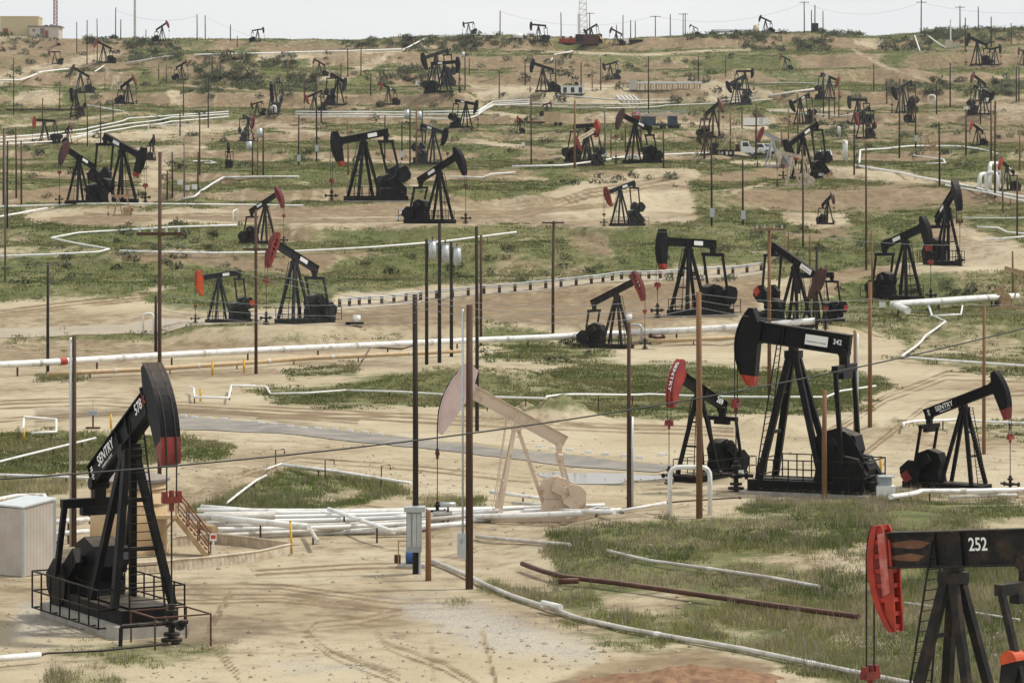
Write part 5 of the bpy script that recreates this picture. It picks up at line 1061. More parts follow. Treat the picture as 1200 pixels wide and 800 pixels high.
# ---------------------------------------------------------------- poles
POLES = [ # x, top, foot, width px, wood, crossarm row (0 none), extras
 (487, 345, 672, 7, 'wood_black', 0, 'cab'), (550, 357, 690, 9, 'wood_brown', 0, 'box'), (502, 598, 680, 7, 'wood_light', 0, ''), (559, 265, 505, 4.5, 'wood_dark', 0, ''), (563.5, 275, 405, 3.5, 'wood_brown', 0, ''),
 (500, 280, 427, 4.2, 'wood_dark', 0, 'can'), (515, 262, 425, 4.4, 'wood_black', 0, 'can'), (529, 283, 418, 4.2, 'wood_dark', 0, 'can'), (187, 178, 598, 4.5, 'wood_brown', 274, ''), (182.5, 347, 412, 3.6, 'wood_dark', 0, ''),
 (56, 308, 438, 3.6, 'wood_dark', 0, ''), (87, 393, 640, 5, 'wood_brown', 0, 'conduit'), (6, 155, 330, 2.4, 'wood_grey', 0, ''), (300, 246, 438, 3.8, 'wood_brown', 292, ''), (648, 259, 390, 3.6, 'wood_brown', 261, ''),
 (737, 378, 598, 4.5, 'wood_brown', 0, 'conduit'), (819.5, 342, 607, 7.5, 'wood_light', 0, ''), (901.5, 266, 460, 4.5, 'wood_light', 269, ''), (957, 290, 388, 3.6, 'wood_dark', 0, ''), (966, 457, 585, 6, 'wood_light', 0, ''),
 (1002, 387, 508, 3.6, 'wood_light', 0, 'conduit'), (1019.5, 330, 500, 5, 'wood_light', 0, ''), (1153, 358, 532, 4.2, 'wood_light', 0, ''), (870.5, 188, 264, 2.4, 'wood_dark', 0, 'meter'), (834, 166, 265, 2.4, 'wood_dark', 0, 'meter'),
 (1015, 170, 316, 2.6, 'wood_brown', 0, ''), (941, 170, 290, 2.4, 'wood_brown', 0, ''), (949, 275, 312, 2.4, 'wood_light', 0, ''), (924, 270, 302, 2.2, 'wood_light', 0, ''), (1022, 270, 355, 2.4, 'wood_light', 0, ''),
 (1187, 294, 352, 2.6, 'wood_light', 0, ''), (1192, 205, 280, 2.4, 'wood_brown', 0, ''), (1175, 200, 250, 2.4, 'wood_grey', 0, ''), (1101, 143, 219, 2.4, 'wood_dark', 0, ''),
 (4, 150, 240, 2.2, 'wood_brown', 0, ''), (8.5, 165, 268, 2.4, 'wood_dark', 0, ''), (19, 150, 232, 2.2, 'wood_brown', 0, ''), (25, 165, 240, 2.2, 'wood_brown', 0, ''), (196, 200, 234, 2, 'wood_dark', 0, ''), (202, 178, 232, 2, 'wood_dark', 0, ''), (216, 162, 231, 2, 'wood_grey', 0, ''), (232, 178, 224, 2, 'wood_brown', 0, ''),
 (16, 68, 135, 1.3, 'wood_dark', 0, ''), (102, 24, 76, 1.3, 'wood_dark', 0, ''), (114, 22, 72, 1.2, 'wood_dark', 0, ''), (90, 26, 62, 1.2, 'wood_dark', 0, ''), (135.5, 9, 46, 1.3, 'wood_dark', 0, ''), (141.5, 23, 47, 1.3, 'wood_dark', 0, ''), (171, 35, 47, 1.1, 'wood_dark', 0, ''), (231, 17, 47, 1.3, 'wood_dark', 0, ''), (240.5, 18, 47, 1.3, 'wood_dark', 0, ''), (270, 29, 48, 1.3, 'wood_dark', 0, ''), (278, 42, 55, 1.1, 'wood_dark', 0, ''),
 (215, 90, 138, 1.5, 'wood_brown', 0, ''), (244, 90, 150, 1.6, 'wood_dark', 0, ''), (118, 120, 168, 1.6, 'wood_brown', 0, ''), (132.5, 115, 142, 1.4, 'wood_brown', 0, ''), (50, 115, 150, 1.5, 'wood_brown', 0, ''), (70, 103, 130, 1.3, 'wood_brown', 0, ''), (186, 76, 95, 1.2, 'wood_brown', 0, ''), (195, 76, 98, 1.2, 'wood_brown', 0, ''), (234, 130, 205, 2, 'wood_brown', 0, ''), (211, 128, 160, 1.6, 'wood_brown', 0, ''), (102.5, 125, 172, 1.6, 'wood_brown', 0, ''), (249, 65, 92, 1.2, 'wood_brown', 0, ''), (258, 65, 94, 1.2, 'wood_brown', 0, ''),
 (407.5, 57, 90, 1.5, 'wood_dark', 58, ''), (423, 55, 89, 1.4, 'wood_dark', 0, ''), (586, 12, 41, 1.4, 'wood_dark', 0, ''), (538, 74, 107, 1.4, 'wood_dark', 0, ''), (545, 58, 106, 1.5, 'wood_dark', 0, 'smallcans'), (550, 68, 88, 1.3, 'wood_brown', 0, ''), (451, 135, 186, 1.9, 'wood_dark', 0, ''), (471, 142, 188, 1.9, 'wood_dark', 0, 'meter'), (350, 135, 195, 1.9, 'wood_dark', 0, 'meter'), (371, 88, 190, 1.9, 'wood_dark', 0, 'meter'),
 (480.5, 128, 196, 2.2, 'wood_brown', 0, 'smallcans'), (488, 122, 195, 2.4, 'wood_light', 0, ''), (495, 130, 192, 2.2, 'wood_brown', 0, 'smallcans'), (308.5, 150, 205, 2.2, 'wood_brown', 0, 'smallcans'), (296, 165, 205, 2, 'wood_brown', 0, 'smallcans'), (302, 155, 206, 2, 'wood_light', 0, ''), (585, 82, 115, 1.4, 'wood_dark', 0, ''), (408, 148, 205, 2.2, 'wood_light', 0, ''),
 (657.5, 12, 41, 1.4, 'wood_dark', 0, ''), (691, 11, 42, 1.3, 'wood_dark', 12, ''), (722.5, 27, 44, 1.2, 'wood_dark', 0, ''), (730, 16, 44, 1.3, 'wood_dark', 0, ''), (739, 23, 45, 1.3, 'wood_dark', 0, ''), (744.5, 24, 44, 1.2, 'wood_dark', 0, ''), (768, 18, 43, 1.3, 'wood_dark', 19, ''), (785.5, 16, 42, 1.3, 'wood_dark', 0, ''), (800.5, 15, 41, 1.2, 'wood_dark', 16, ''), (803, 15, 41, 1.2, 'wood_dark', 0, ''),
 (651, 70, 95, 1.4, 'wood_brown', 0, ''), (681, 73, 112, 1.6, 'wood_dark', 0, ''), (704, 67, 106, 1.6, 'wood_brown', 0, ''), (694, 78, 104, 1.3, 'wood_light', 0, ''), (760, 66, 135, 1.7, 'wood_dark', 0, ''), (818.5, 67, 98, 1.6, 'wood_dark', 0, ''), (850.5, 66, 90, 1.1, 'wood_brown', 0, ''), (673.5, 118, 197, 3, 'wood_light', 0, ''), (622.5, 112, 196, 2, 'wood_brown', 0, ''), (709, 125, 190, 2.2, 'wood_grey', 0, 'meter'), (733, 145, 178, 1.8, 'wood_brown', 0, ''), (825.5, 128, 186, 2.6, 'wood_brown', 0, ''), (842.5, 125, 160, 2, 'wood_black', 0, ''), (856, 125, 180, 2.2, 'wood_light', 0, ''), (869.5, 125, 150, 1.6, 'wood_dark', 0, ''), (886, 122, 187, 2.4, 'wood_brown', 0, ''), (716, 150, 185, 1.5, 'wood_brown', 0, ''),
 (942.5, 2, 39, 1.4, 'wood_dark', 3, ''), (951, 12, 39, 1.3, 'wood_dark', 0, ''), (955, 6, 38, 1.5, 'wood_dark', 0, 'boxlow'), (964.5, 13, 39, 1.3, 'wood_dark', 0, ''), (1079.5, 0, 41, 1.5, 'wood_dark', 3, ''), (1125, 6, 34, 1.4, 'wood_dark', 8, ''), (1131, 21, 60, 1.4, 'wood_dark', 0, ''), (1146.5, 8, 36, 1.3, 'wood_dark', 0, ''), (1161.5, 20, 56, 1.5, 'wood_dark', 0, ''), (1185, 27, 53, 1.3, 'wood_brown', 0, ''),
 (1024, 75, 107, 1.5, 'wood_brown', 0, ''), (1113.5, 74, 126, 1.8, 'wood_dark', 0, ''), (1097.5, 95, 134, 1.6, 'wood_dark', 0, ''), (1054, 92, 185, 2.2, 'wood_brown', 0, ''), (965, 85, 137, 1.7, 'wood_dark', 0, ''), (971.5, 100, 139, 1.7, 'wood_dark', 0, ''), (983, 86, 138, 1.7, 'wood_light', 0, ''), (916, 148, 197, 2.2, 'wood_light', 0, ''), (978, 100, 137, 1.5, 'wood_brown', 0, ''), (1001, 143, 205, 2.2, 'wood_dark', 0, ''), (1073, 100, 174, 2, 'wood_brown', 0, 'meter'), (1191, 78, 119, 1.8, 'wood_dark', 0, ''), (1194, 79, 119, 1.6, 'wood_dark', 0, ''), (1132, 128, 183, 2.2, 'wood_brown', 0, ''), (1161.5, 118, 198, 2.2, 'wood_brown', 0, ''), (1166, 118, 232, 2.6, 'wood_brown', 0, ''), (1149, 95, 146, 1.6, 'wood_dark', 0, ''), (1195, 152, 200, 2, 'wood_light', 0, ''), (935, 110, 185, 1.8, 'wood_brown', 0, ''), (924, 128, 182, 1.8, 'wood_light', 0, ''), (953, 120, 168, 1.6, 'wood_light', 0, ''), (1008, 108, 140, 1.5, 'wood_brown', 0, ''), (1121, 240, 262, 1.6, 'wood_brown', 0, ''),
]
ORD = ['leftmost', 'second', 'third', 'fourth', 'fifth', 'sixth', 'seventh', 'eighth', 'ninth', 'tenth', 'eleventh', 'twelfth', 'thirteenth', 'fourteenth', 'fifteenth', 'sixteenth', 'seventeenth', 'eighteenth', 'nineteenth', 'twentieth', 'twenty first', 'twenty second', 'twenty third', 'twenty fourth', 'twenty fifth', 'twenty sixth', 'twenty seventh', 'twenty eighth', 'twenty ninth', 'thirtieth',
       'thirty first', 'thirty second', 'thirty third', 'thirty fourth', 'thirty fifth', 'thirty sixth', 'thirty seventh', 'thirty eighth', 'thirty ninth', 'fortieth', 'forty first', 'forty second', 'forty third', 'forty fourth', 'forty fifth', 'forty sixth', 'forty seventh', 'forty eighth']
NEARLAB = {487: 'thick blackened pole carrying the grey switch cabinet', 550: 'thick rust brown pole with a small grey box and conduit', 502: 'short light brown post right of the switch cabinet', 559: 'dark pole just right of the thick rust brown pole', 563.5: 'thin brown pole touching the dark one at centre',
 500: 'dark pole with a grey transformer, leftmost of three', 515: 'tallest black pole with a grey transformer, middle of three', 529: 'dark pole with a grey transformer, rightmost of three', 187: 'tall brown pole with crossarm behind the black 578 head', 182.5: 'short dark pole beside the tall brown one behind the 578 head',
 56: 'dark pole standing at the red sleeve of the big pipe', 87: 'brown pole with a grey conduit beside the black 578 pumpjack', 6: 'thin grey pole at the left edge above the green bank', 300: 'brown pole with crossarm between two small raised pumpjacks', 648: 'brown pole with crossarm in front of the guardrail', 737: 'brown pole with a grey conduit right of the puddle',
 819.5: 'thick light brown pole in front of the 269 pumpjack', 901.5: 'light brown pole with crossarm left of the steeply lowered pumpjack', 957: 'dark pole in front of the steeply lowered pumpjack', 966: 'light brown post in front of the tallest pumpjack', 1002: 'thin light brown pole with conduit right of the tallest pumpjack', 1019.5: 'light brown pole on the dirt right of the tallest pumpjack', 1153: 'light brown pole behind the lettered pumpjack at right'}
_r = random.Random(5)
for _ in range(46):      # the many thin far poles of the slopes
    b_ = _r.uniform(72, 205); x_ = _r.uniform(4, 1196)
    if any(abs(x_ - q[0]) < 5 for q in POLES): continue
    POLES.append((round(x_, 1), round(b_ - (14 + b_ * .13) * _r.uniform(.8, 1.25), 1), round(b_, 1), 1.0 + b_ / 170, _r.choice(('wood_brown', 'wood_dark', 'wood_brown', 'wood_light')), 0, ''))
_one = ['', 'first', 'second', 'third', 'fourth', 'fifth', 'sixth', 'seventh', 'eighth', 'ninth']
for t_, w_ in (('fortieth', 'forty'), ('fiftieth', 'fifty'), ('sixtieth', 'sixty'), ('seventieth', 'seventy')):
    if t_ not in ORD: ORD.append(t_)
    for q in _one[1:]:
        if w_ + ' ' + q not in ORD: ORD.append(w_ + ' ' + q)
def make_poles():
    rows = {}
    for p in POLES:
        if p[0] in NEARLAB: continue
        rn = 'skyline' if p[2] < 58 else 'upper hillside' if p[2] < 112 else 'middle hillside' if p[2] < 163 else 'lower hillside' if p[2] < 212 else 'slope above the valley'
        rows.setdefault(rn, []).append(p)
    lab = {}
    for rn, L in rows.items():
        cut = sorted(L, key=lambda q: q[0])
        for i, p in enumerate(cut):
            lab[p[:3]] = (('thin %s pole, %s from the left on the %s' % (p[4].replace('wood_', ''), ORD[i], rn)) if i else 'thin %s pole, leftmost on the %s' % (p[4].replace('wood_', ''), rn), 'poles on the ' + rn)
    for p in POLES:
        x, t, b, w, wd, arm, ex = p
        g = hit(x, b); y = g[1]; h = (b - t) * y / F; r = max(.1, w * .5 * y / F)
        if p[0] in NEARLAB: lb, gr = NEARLAB[p[0]], 'wooden poles on the valley floor'
        else: lb, gr = lab[p[:3]]
        ln = RNG.uniform(-.008, .008, 2) * h * (.4 if b > 400 else 1)
        o = MB().tube([g - (0, 0, .5), g + (0, 0, h * .5), g + (ln[0], ln[1], h)], r * 1.08, 10 if b > 380 else 6, r2=r * .86).build('utility_pole', wd, smooth=True)
        tag(o, lb, 'pole', gr)
        o.data.transform(__import__('mathutils').Matrix.Translation(-__import__('mathutils').Vector(g))); o.location = g
        if arm:
            z = (b - arm) * y / F; MB().box((0, -r * 1.2, z), (2.2 if b > 200 else 3.4, .14, .16)).build('crossarm', wd, o)
            m = MB()
            for q in (-.95, -.35, .35, .95): m.tube([(q * (1 if b > 200 else 1.5), -r * 1.2, z + .08), (q * (1 if b > 200 else 1.5), -r * 1.2, z + .34)], .06, 6)
            m.build('insulators', 'silver', o)
        if 'can' == ex:
            z = h - 20 * y / F * (1.0 if x != 515 else 1.9) - (0 if x != 500 else -.3); rr = 4.6 * y / F; xo = rr * 1.0 + r
            m = MB().tube([(xo, -.1, z - .6), (xo, -.1, z + 1.0)], rr, 14); c = m.build('transformer', 'galvanised', o, True)
            MB().tube([(xo, -.1, z + 1.0), (xo, -.1, z + 1.1)], rr * 1.06, 14).build('lid', 'grey_metal', c); MB().tube([(xo, -.1, z + 1.1), (xo, -.1, z + 1.4)], .07, 6).build('bushing', 'rust', c)
        if ex == 'smallcans':
            z = h - 7 * y / F; MB().tube([(-.5, -.3, z - .6), (-.5, -.3, z + .8)], .42, 8).build('transformer', 'galvanised', o, True)
        if ex == 'meter': MB().box((.05, -r - .12, h * .16), (.55, .24, 1.1)).build('meter_box', 'galvanised', o)
        if ex == 'boxlow': MB().box((0, -r - .2, 1.6), (2.2, 1.2, 3.0)).build('meter_box', 'black_old', o)
        if ex == 'conduit':
            s_ = -1 if x == 87 else 1
            MB().tube([(s_ * (r + .05), -.05, 0), (s_ * (r + .05), -.05, h * (.99 if x == 87 else .5 if x == 737 else .97))], .06, 8).build('conduit', 'galvanised', o, True)
        if ex == 'cab':
            z0 = (672 - 645) * y / F; z1 = (672 - 596) * y / F; m = MB().box((-.05, -.3, (z0 + z1) / 2), (.62, .5, z1 - z0), ).build('switch_cabinet', 'grey_metal', o)
            MB().box((-.02, -.36, z1 + .04), (.86, .74, .2)).build('canopy', 'galvanised', m)
            for k in (-.2, .02, .2):
                MB().box((-.05 + k, -.57, (z0 + z1) / 2 + .05), (.16, .05, (z1 - z0) * .8)).build('door', 'galvanised', m)
            MB().tube([(.18, -.2, .0), (.18, -.2, z0)], .05, 8).build('conduit', 'galvanised', o)
        if ex == 'box':
            z0 = (690 - 653) * y / F; z1 = (690 - 624) * y / F; m = MB().box((-.3, -.12, (z0 + z1) / 2), (.34, .34, z1 - z0)).build('switch_box', 'galvanised', o)
            MB().box((-.3, -.31, (z0 + z1) / 2 + .2), (.1, .05, .2)).build('handle', 'grey_metal', m)
            MB().tube([(-.26, -.1, z1), (-.26, -.1, h * .985)], .04, 8).build('conduit', 'galvanised', o, True)

def wire(label, a, b, sag, r, m='wire_grey', group='thin overhead wires', name='overhead_wire', n=30):
    A = np.array([(a[0] - CX) / F * a[2], a[2], -(a[1] - HY) / F * a[2]]); B = np.array([(b[0] - CX) / F * b[2], b[2], -(b[1] - HY) / F * b[2]])
    L = [A * (1 - t) + B * t - np.array([0, 0, sag * 4 * t * (1 - t)]) for t in np.linspace(0, 1, n)]
    return tag(MB().tube(L, r, 6).build(name, m, smooth=True), label, 'wire', group)
def make_wires():
    wire('thick black cable sagging right across the foreground', (-60, 565, 96), (1262, 368, 135), 1.1, .03, 'cable_black', None, 'overhead_cable', 60)
    W = [('wire from the left edge to the tall brown pole', (-40, 309, 280), (187, 292, 150), .5), ('upper of two wires right of the tall brown pole', (187, 277, 150), (487, 348, 124), .5), ('lower of two wires right of the tall brown pole', (187, 285, 150), (487, 356, 124), .5),
         ('top wire across the blue black pumpjack', (187, 345, 150), (487, 352, 124), .35), ('second wire across the blue black pumpjack', (187, 354, 150), (487, 366, 124), .35), ('low wire across the skid of the blue black pumpjack', (187, 363, 150), (487, 378, 124), .35),
         ('top wire between the black pole and the thick light brown pole', (487, 347, 124), (819, 344, 148), .5), ('middle wire between the black pole and the thick light brown pole', (487, 352, 124), (819, 352, 148), .6), ('lower wire between the black pole and the thick light brown pole', (487, 360, 124), (819, 360, 148), .7),
         ('top wire right of the thick light brown pole', (819, 344, 148), (1020, 350, 190), .3), ('middle wire right of the thick light brown pole', (819, 352, 148), (1020, 359, 190), .4), ('lower wire right of the thick light brown pole', (819, 360, 148), (1020, 368, 190), .5),
         ('top wire running out at the right edge', (1020, 350, 190), (1260, 351, 220), .4), ('lower wire running out at the right edge', (1020, 359, 190), (1260, 362, 220), .4),
         ('wire from the central crossarm pole to the right crossarm pole', (648, 262, 320), (901, 269, 230), .5), ('wire from the right crossarm pole to the right edge', (901, 269, 230), (1260, 280, 240), .8), ('wire on the skyline between the left poles', (135, 12, 1080), (231, 19, 1080), 2.5), ('wire on the left skyline right of the tall poles', (240, 20, 1080), (407, 58, 880), 3), ('wire on the skyline by the derrick', (586, 14, 1080), (768, 19, 1080), 4), ('wire on the middle skyline', (768, 19, 1080), (942, 4, 1080), 4), ('wire on the right skyline', (942, 4, 1080), (1079, 3, 1085), 4), ('wire near the top right corner', (1079, 3, 1085), (1260, 8, 1090), 3)]
    for lb, a, b, s_ in W: wire('thin grey ' + lb, a, b, s_, max(.012, (.32 if a[2] < 700 else .2) * .5 * (a[2] + b[2]) / 2 / F * 1.1))

# ---------------------------------------------------------------- buildings, tank, rigs, trucks
def rail_fence():
    pts = [(398, 360), (430, 357), (480, 352), (560, 345), (640, 338), (700, 332), (760, 327), (830, 322), (892, 317)]
    A = np.array([hit(*p) for p in pts]); d = np.concatenate([[0], np.cumsum(np.linalg.norm(np.diff(A, axis=0), axis=1))])
    root = empty('guardrail', A[0]); tag(root, 'long steel guardrail on short posts along the middle road', 'guardrail')
    n = 34; P = []
    for i in range(n):
        p = np.array([np.interp(d[-1] * i / (n - 1), d, A[:, k]) for k in range(3)]); p[2] = float(gz(p[0], p[1])); P.append(p)
    for p in P: MB().box(p - A[0] + np.array([0, 0, .35]), (.34, .26, 1.1)).build('post', 'wood_brown', root)
    m = MB().tube([p - A[0] + np.array([0, -.22, .88]) for p in P], .085, 6); m.tube([p - A[0] + np.array([0, -.22, .66]) for p in P], .055, 6)
    m.build('rail', 'galvanised', root)
def tank_yard():
    g = hit(151, 646); D = g[1]; k = D / F; r = 45 * k; h = 84 * k
    root = empty('storage_tank', g); tag(root, 'tan round storage tank with brown roof behind the 578 pumpjack', 'tank')
    MB().tube([(0, 0, -.3), (0, 0, h)], r, 40).build('shell', 'tank_paint', root, True)
    m = MB(); R2 = r * 1.06
    v = [(R2 * math.cos(a), R2 * math.sin(a), h - .02) for a in np.linspace(0, 2 * math.pi, 41)[:-1]] + [(R2 * math.cos(a), R2 * math.sin(a), h + .1) for a in np.linspace(0, 2 * math.pi, 41)[:-1]] + [(0, 0, h + .55)]
    f = [(i, (i + 1) % 40, 40 + (i + 1) % 40, 40 + i) for i in range(40)] + [(40 + i, 40 + (i + 1) % 40, 80) for i in range(40)]
    m.add(v, f).build('roof', 'tank_roof', root)
    MB().tube([(0, 0, -.3), (0, 0, .35)], r * 1.05, 40).build('base_ring', 'tan_metal', root, True)
    m = MB()
    for z in (h - .3, h - .95): m.tube([((r + .03) * math.cos(a), (r + .03) * math.sin(a), z) for a in np.linspace(0, 2 * math.pi, 33)], .03, 5)
    m.build('hoop', 'tan_metal', root)
    # platform and stair
    st = empty('steel_stair', g + np.array([r + .1, -.3, 0])); tag(st, 'tan steel stair with platform leading up to the round tank', 'stair')
    pz = h * .52; MB().box((-.1, -.3, pz), (1.1, 1.3, .14)).build('platform', 'tank_paint', st)
    m = MB()
    for a in (-.6, .4): m.bar((a, -.9, pz), (-.5, -.4, pz - 1.0), .08)
    m.build('bracket', 'tan_metal', st)
    b_ = np.array([1.85, -1.0, -.1]); t_ = np.array([.4, -.4, pz])
    for o in (-.42, .42):
        MB().bar(t_ + (0, o, 0), b_ + (0, o, 0), .07, .24).build('stringer', 'tan_metal', st)
        m = MB()
        for q in np.linspace(0, 1, 4): p = t_ * (1 - q) + b_ * q + (0, o, 0); m.bar(p, p + (0, 0, 1.0), .05)
        m.bar(t_ + (0, o, 1.0), b_ + (0, o, 1.0), .055); m.bar(t_ + (0, o, .5), b_ + (0, o, .5), .045)
        m.build('handrail', 'rust_light', st)
    for q in np.linspace(.06, .96, 9): p = t_ * (1 - q) + b_ * q; MB().box(p, (.26, .84, .04)).build('step', 'tan_metal', st)
    m = MB()
    for a in (-.62, .42): m.bar((a, -.92, pz), (a, -.92, pz + 1.05), .045)
    m.bar((-.62, -.92, pz + 1.05), (.42, -.92, pz + 1.05), .05); m.bar((-.62, -.92, pz + .55), (.42, -.92, pz + .55), .04); m.build('guard_rail', 'tan_metal', st)
    # low tin walls
    for pts, lb, n in (([(160, 672), (250, 664), (300, 658), (341, 649)], 'low cream tin wall along the front of the tank yard', 0), ([(206, 640), (250, 637), (300, 642), (342, 648)], 'low cream tin wall along the back of the tank yard', 1)):
        A = [hit(*p) for p in pts]; m = MB()
        L = []
        for a, b in zip(A[:-1], A[1:]):
            c = int(np.linalg.norm(b - a) / .12) + 1
            for i in range(c): L.append(a + (b - a) * i / c)
        L.append(A[-1]); N = len(L); v = []; f = []
        for i, p in enumerate(L):
            z = float(gz(p[0], p[1])); o = .03 * (i % 2)
            for dz, dy in ((-.2, 0), (.42, 0), (.42, .06), (-.2, .06)): v.append((p[0], p[1] + dy + o, z + dz))
        for i in range(N - 1):
            for j in range(4): a = i * 4 + j; b = i * 4 + (j + 1) % 4; f.append((a, b, b + 4, a + 4))
        f += [(3, 2, 1, 0), tuple((N - 1) * 4 + j for j in range(4))]
        w = m.add(v, f).build('tin_wall', 'cream', None); tag(w, lb, 'wall', 'low walls of the tank yard')
        MB().tube([np.array([p[0], p[1] + .03, float(gz(p[0], p[1])) + .43]) for p in L[::4] + [L[-1]]], .05, 6).build('cap_rail', 'cream', w)
    g2 = hit(250, 657); s_ = empty('warning_sign', g2); tag(s_, 'small white sign with an orange panel on a white post beside the stair', 'sign')
    MB().bar((0, 0, -.1), (0, 0, .95), .07).build('post', 'white_paint', s_); p = MB().box((0, -.04, 1.0), (.28, .03, .3)).build('panel', 'white_paint', s_); MB().box((0, -.06, 1.02), (.2, .012, .16)).build('orange_mark', 'orange', p)
    # shed
    a = hit(27, 676); D = a[1]; k = D / F; ht = 80 * k
    sh = empty('tin_shed', a, 0); tag(sh, 'grey corrugated tin shed with pale sloping roof at the left edge', 'shed')
    p0 = np.array([0, 0, 0.]); pr = np.array([31 * k, 1.5, 0]); pl = np.array([-36 * k, .8, 0]); pb = pr + pl
    def wall(A, B, hA, hB):
        m = MB(); n = int(np.linalg.norm(B - A) / .09); d = (B - A) / n; nn = np.cross(d / np.linalg.norm(d), (0, 0, 1)); v = []; f = []
        for i in range(n + 1):
            q = A + d * i + nn * (.018 if i % 2 else 0); hh = hA + (hB - hA) * i / n; v += [tuple(q + (0, 0, .02)), tuple(q + (0, 0, hh))]
        for i in range(n): f.append((2 * i, 2 * i + 2, 2 * i + 3, 2 * i + 1))
        return m.add(v, f).build('wall', 'shed_tin', sh)
    wall(pl, p0, ht, ht); wall(p0, pr, ht, ht + .18); wall(pr, pb, ht + .18, ht + .18); wall(pb, pl, ht + .18, ht)
    for q, hh in ((p0, ht), (pr, ht + .18), (pl, ht), (pb, ht + .18)): MB().bar(q + (0, -.03, 0), q + (0, -.03, hh), .1).build('corner_post', 'galvanised', sh)
    c = pb / 2; e = 1.08; R_ = [c + (q - c) * e for q in (p0, pr, pb, pl)]; hz = [ht + .03, ht + .22, ht + .25, ht + .06]
    m = MB().add([tuple(q + (0, 0, z)) for q, z in zip(R_, hz)] + [tuple(q + (0, 0, z + .07)) for q, z in zip(R_, hz)], [(3, 2, 1, 0), (4, 5, 6, 7), (0, 1, 5, 4), (1, 2, 6, 5), (2, 3, 7, 6), (3, 0, 4, 7)])
    m.build('roof', 'shed_roof', sh)
    q = p0 * .5 + pr * .5; MB().box(q + (0, -.06, .1), (.2, .04, .12)).build('base_plate', 'galvanised', sh)
    # pump motor under the cabinet
    g = hit(477, 664); mo = empty('pump_motor', g); tag(mo, 'blue electric pump motor on a skid beside the blackened pole', 'motor')
    MB().tube([(-.05, 0, .42), (.55, 0, .42)], .27, 14).build('housing', 'blue_bright', mo, True); MB().box((.2, 0, .08), (1.1, .5, .14)).build('skid', 'dull_pipe', mo)
    m = MB().bar((-.35, -.2, 0), (-.35, -.2, 1.1), .05); m.bar((-.35, -.2, 1.1), (.35, -.2, 1.1), .05); m.bar((.35, -.2, 1.1), (.35, -.2, .1), .05); m.build('guard_frame', 'tan_metal', mo); MB().tube([(-.4, .1, .15), (-.4, .1, .5)], .14, 10).build('valve', 'rust', mo)
    # valve cabinet
    g = hit(1037, 583); D = g[1]; k = D / F; cb = empty('valve_cabinet', g); tag(cb, 'white metal valve box right of the tallest pumpjack', 'cabinet')
    MB().box((0, 0, 7 * k), (22 * k, .9, 15 * k)).build('body', 'white_paint', cb); MB().box((-.05, .1, 19 * k), (17 * k, .7, 10 * k)).build('upper_box', 'grey_metal', cb); MB().box((.05, .02, 25 * k), (19 * k, .8, .06)).build('lid', 'galvanised', cb)
    for x, y, h, lb in ((342, 649, 38, 'yellow post leaning beside the loose pipes'), (1032, 552, 17, 'stout yellow post behind the white valve box'), (28, 516, 14, 'yellow post by the gate shaped pipe at left'), (130, 502, 17, 'thin yellow post on the dirt behind the 578 beam'), (235, 470, 14, 'thin yellow post inside the U shaped pipe'), (249, 440, 16, 'yellow post at the tan pipe left'), (286, 437, 16, 'yellow post at the tan pipe right')):
        g = hit(x, y); k = g[1] / F; o = MB().tube([(0, 0, -.2), (-.06 if x == 342 else 0, 0, h * k)], max(.05, 1.7 * k if x == 1032 else 1.3 * k), 8).build('bollard', 'yellow', None, True); o.location = g; tag(o, lb, 'bollard', 'yellow marker posts')
        MB().tube([(-.06 if x == 342 else 0, 0, h * k), (-.06 if x == 342 else 0, 0, h * k + .05)], max(.055, 1.75 * k if x == 1032 else 1.35 * k), 8).build('cap', 'yellow', o)
    g = hit(109, 502); sg = empty('instrument_stand', g); tag(sg, 'grey instrument panel on a rusty stand left of the 578 beam', 'instrument')
    MB().bar((0, 0, 0), (0, 0, .9), .1).build('stand', 'rust', sg); MB().box((0, 0, 1.0), (.6, .2, .3)).build('panel', 'grey_metal', sg); MB().bar((0, 0, 1.1), (0, 0, 1.9), .03).build('antenna', 'grey_metal', sg); MB().box((0, 0, .06), (.9, .5, .1)).build('foot', 'rust', sg)
    # white pressure vessel cap by the guardrail
    g = hit(418, 382); k = g[1] / F; tk = empty('instrument_barrel', g); tag(tk, 'small white barrel on a dark trailer frame below the guardrail', 'barrel')
    MB().tube([(0, 0, .4), (0, 0, 1.1)], .38, 12).build('barrel', 'white_paint', tk, True); MB().box((-.2, 0, .3), (1.8, .8, .22)).build('frame', 'black_old', tk); MB().tube([(-.8, -.4, .2), (-.8, .4, .2)], .2, 10).build('wheel', 'tyre', tk)
    g = hit(736, 376); vb = empty('instrument_barrel', g); tag(vb, 'white upright barrel behind the bright red headed pumpjack', 'barrel')
    MB().tube([(0, 0, 0), (0, 0, .75)], .4, 12).build('barrel', 'white_paint', vb, True); MB().tube([(0, 0, .75), (0, 0, .82)], .43, 12).build('lid', 'dull_pipe', vb)
    # kerb stones of the valley road
    ks = [(215, 488), (228, 490), (245, 491), (262, 492), (306, 497), (340, 501), (356, 503), (372, 503), (392, 504), (410, 506), (428, 508), (445, 510), (632, 524), (648, 526), (668, 528), (690, 531), (710, 533), (732, 535), (750, 537), (775, 534), (300, 495), (320, 498)]
    ks.sort()
    for i, (x, y) in enumerate(ks):
        g = hit(x, y); o = MB().box((0, 0, .05), (.42, .22, .22)).build('kerb_stone', 'white_pipe'); o.location = g; o.rotation_euler.z = -.15; tag(o, 'white kerb stone at the road edge, %s from the left' % ORD[i] if i else 'white kerb stone at the road edge, leftmost', 'kerb stone', 'white kerb stones along the valley road')

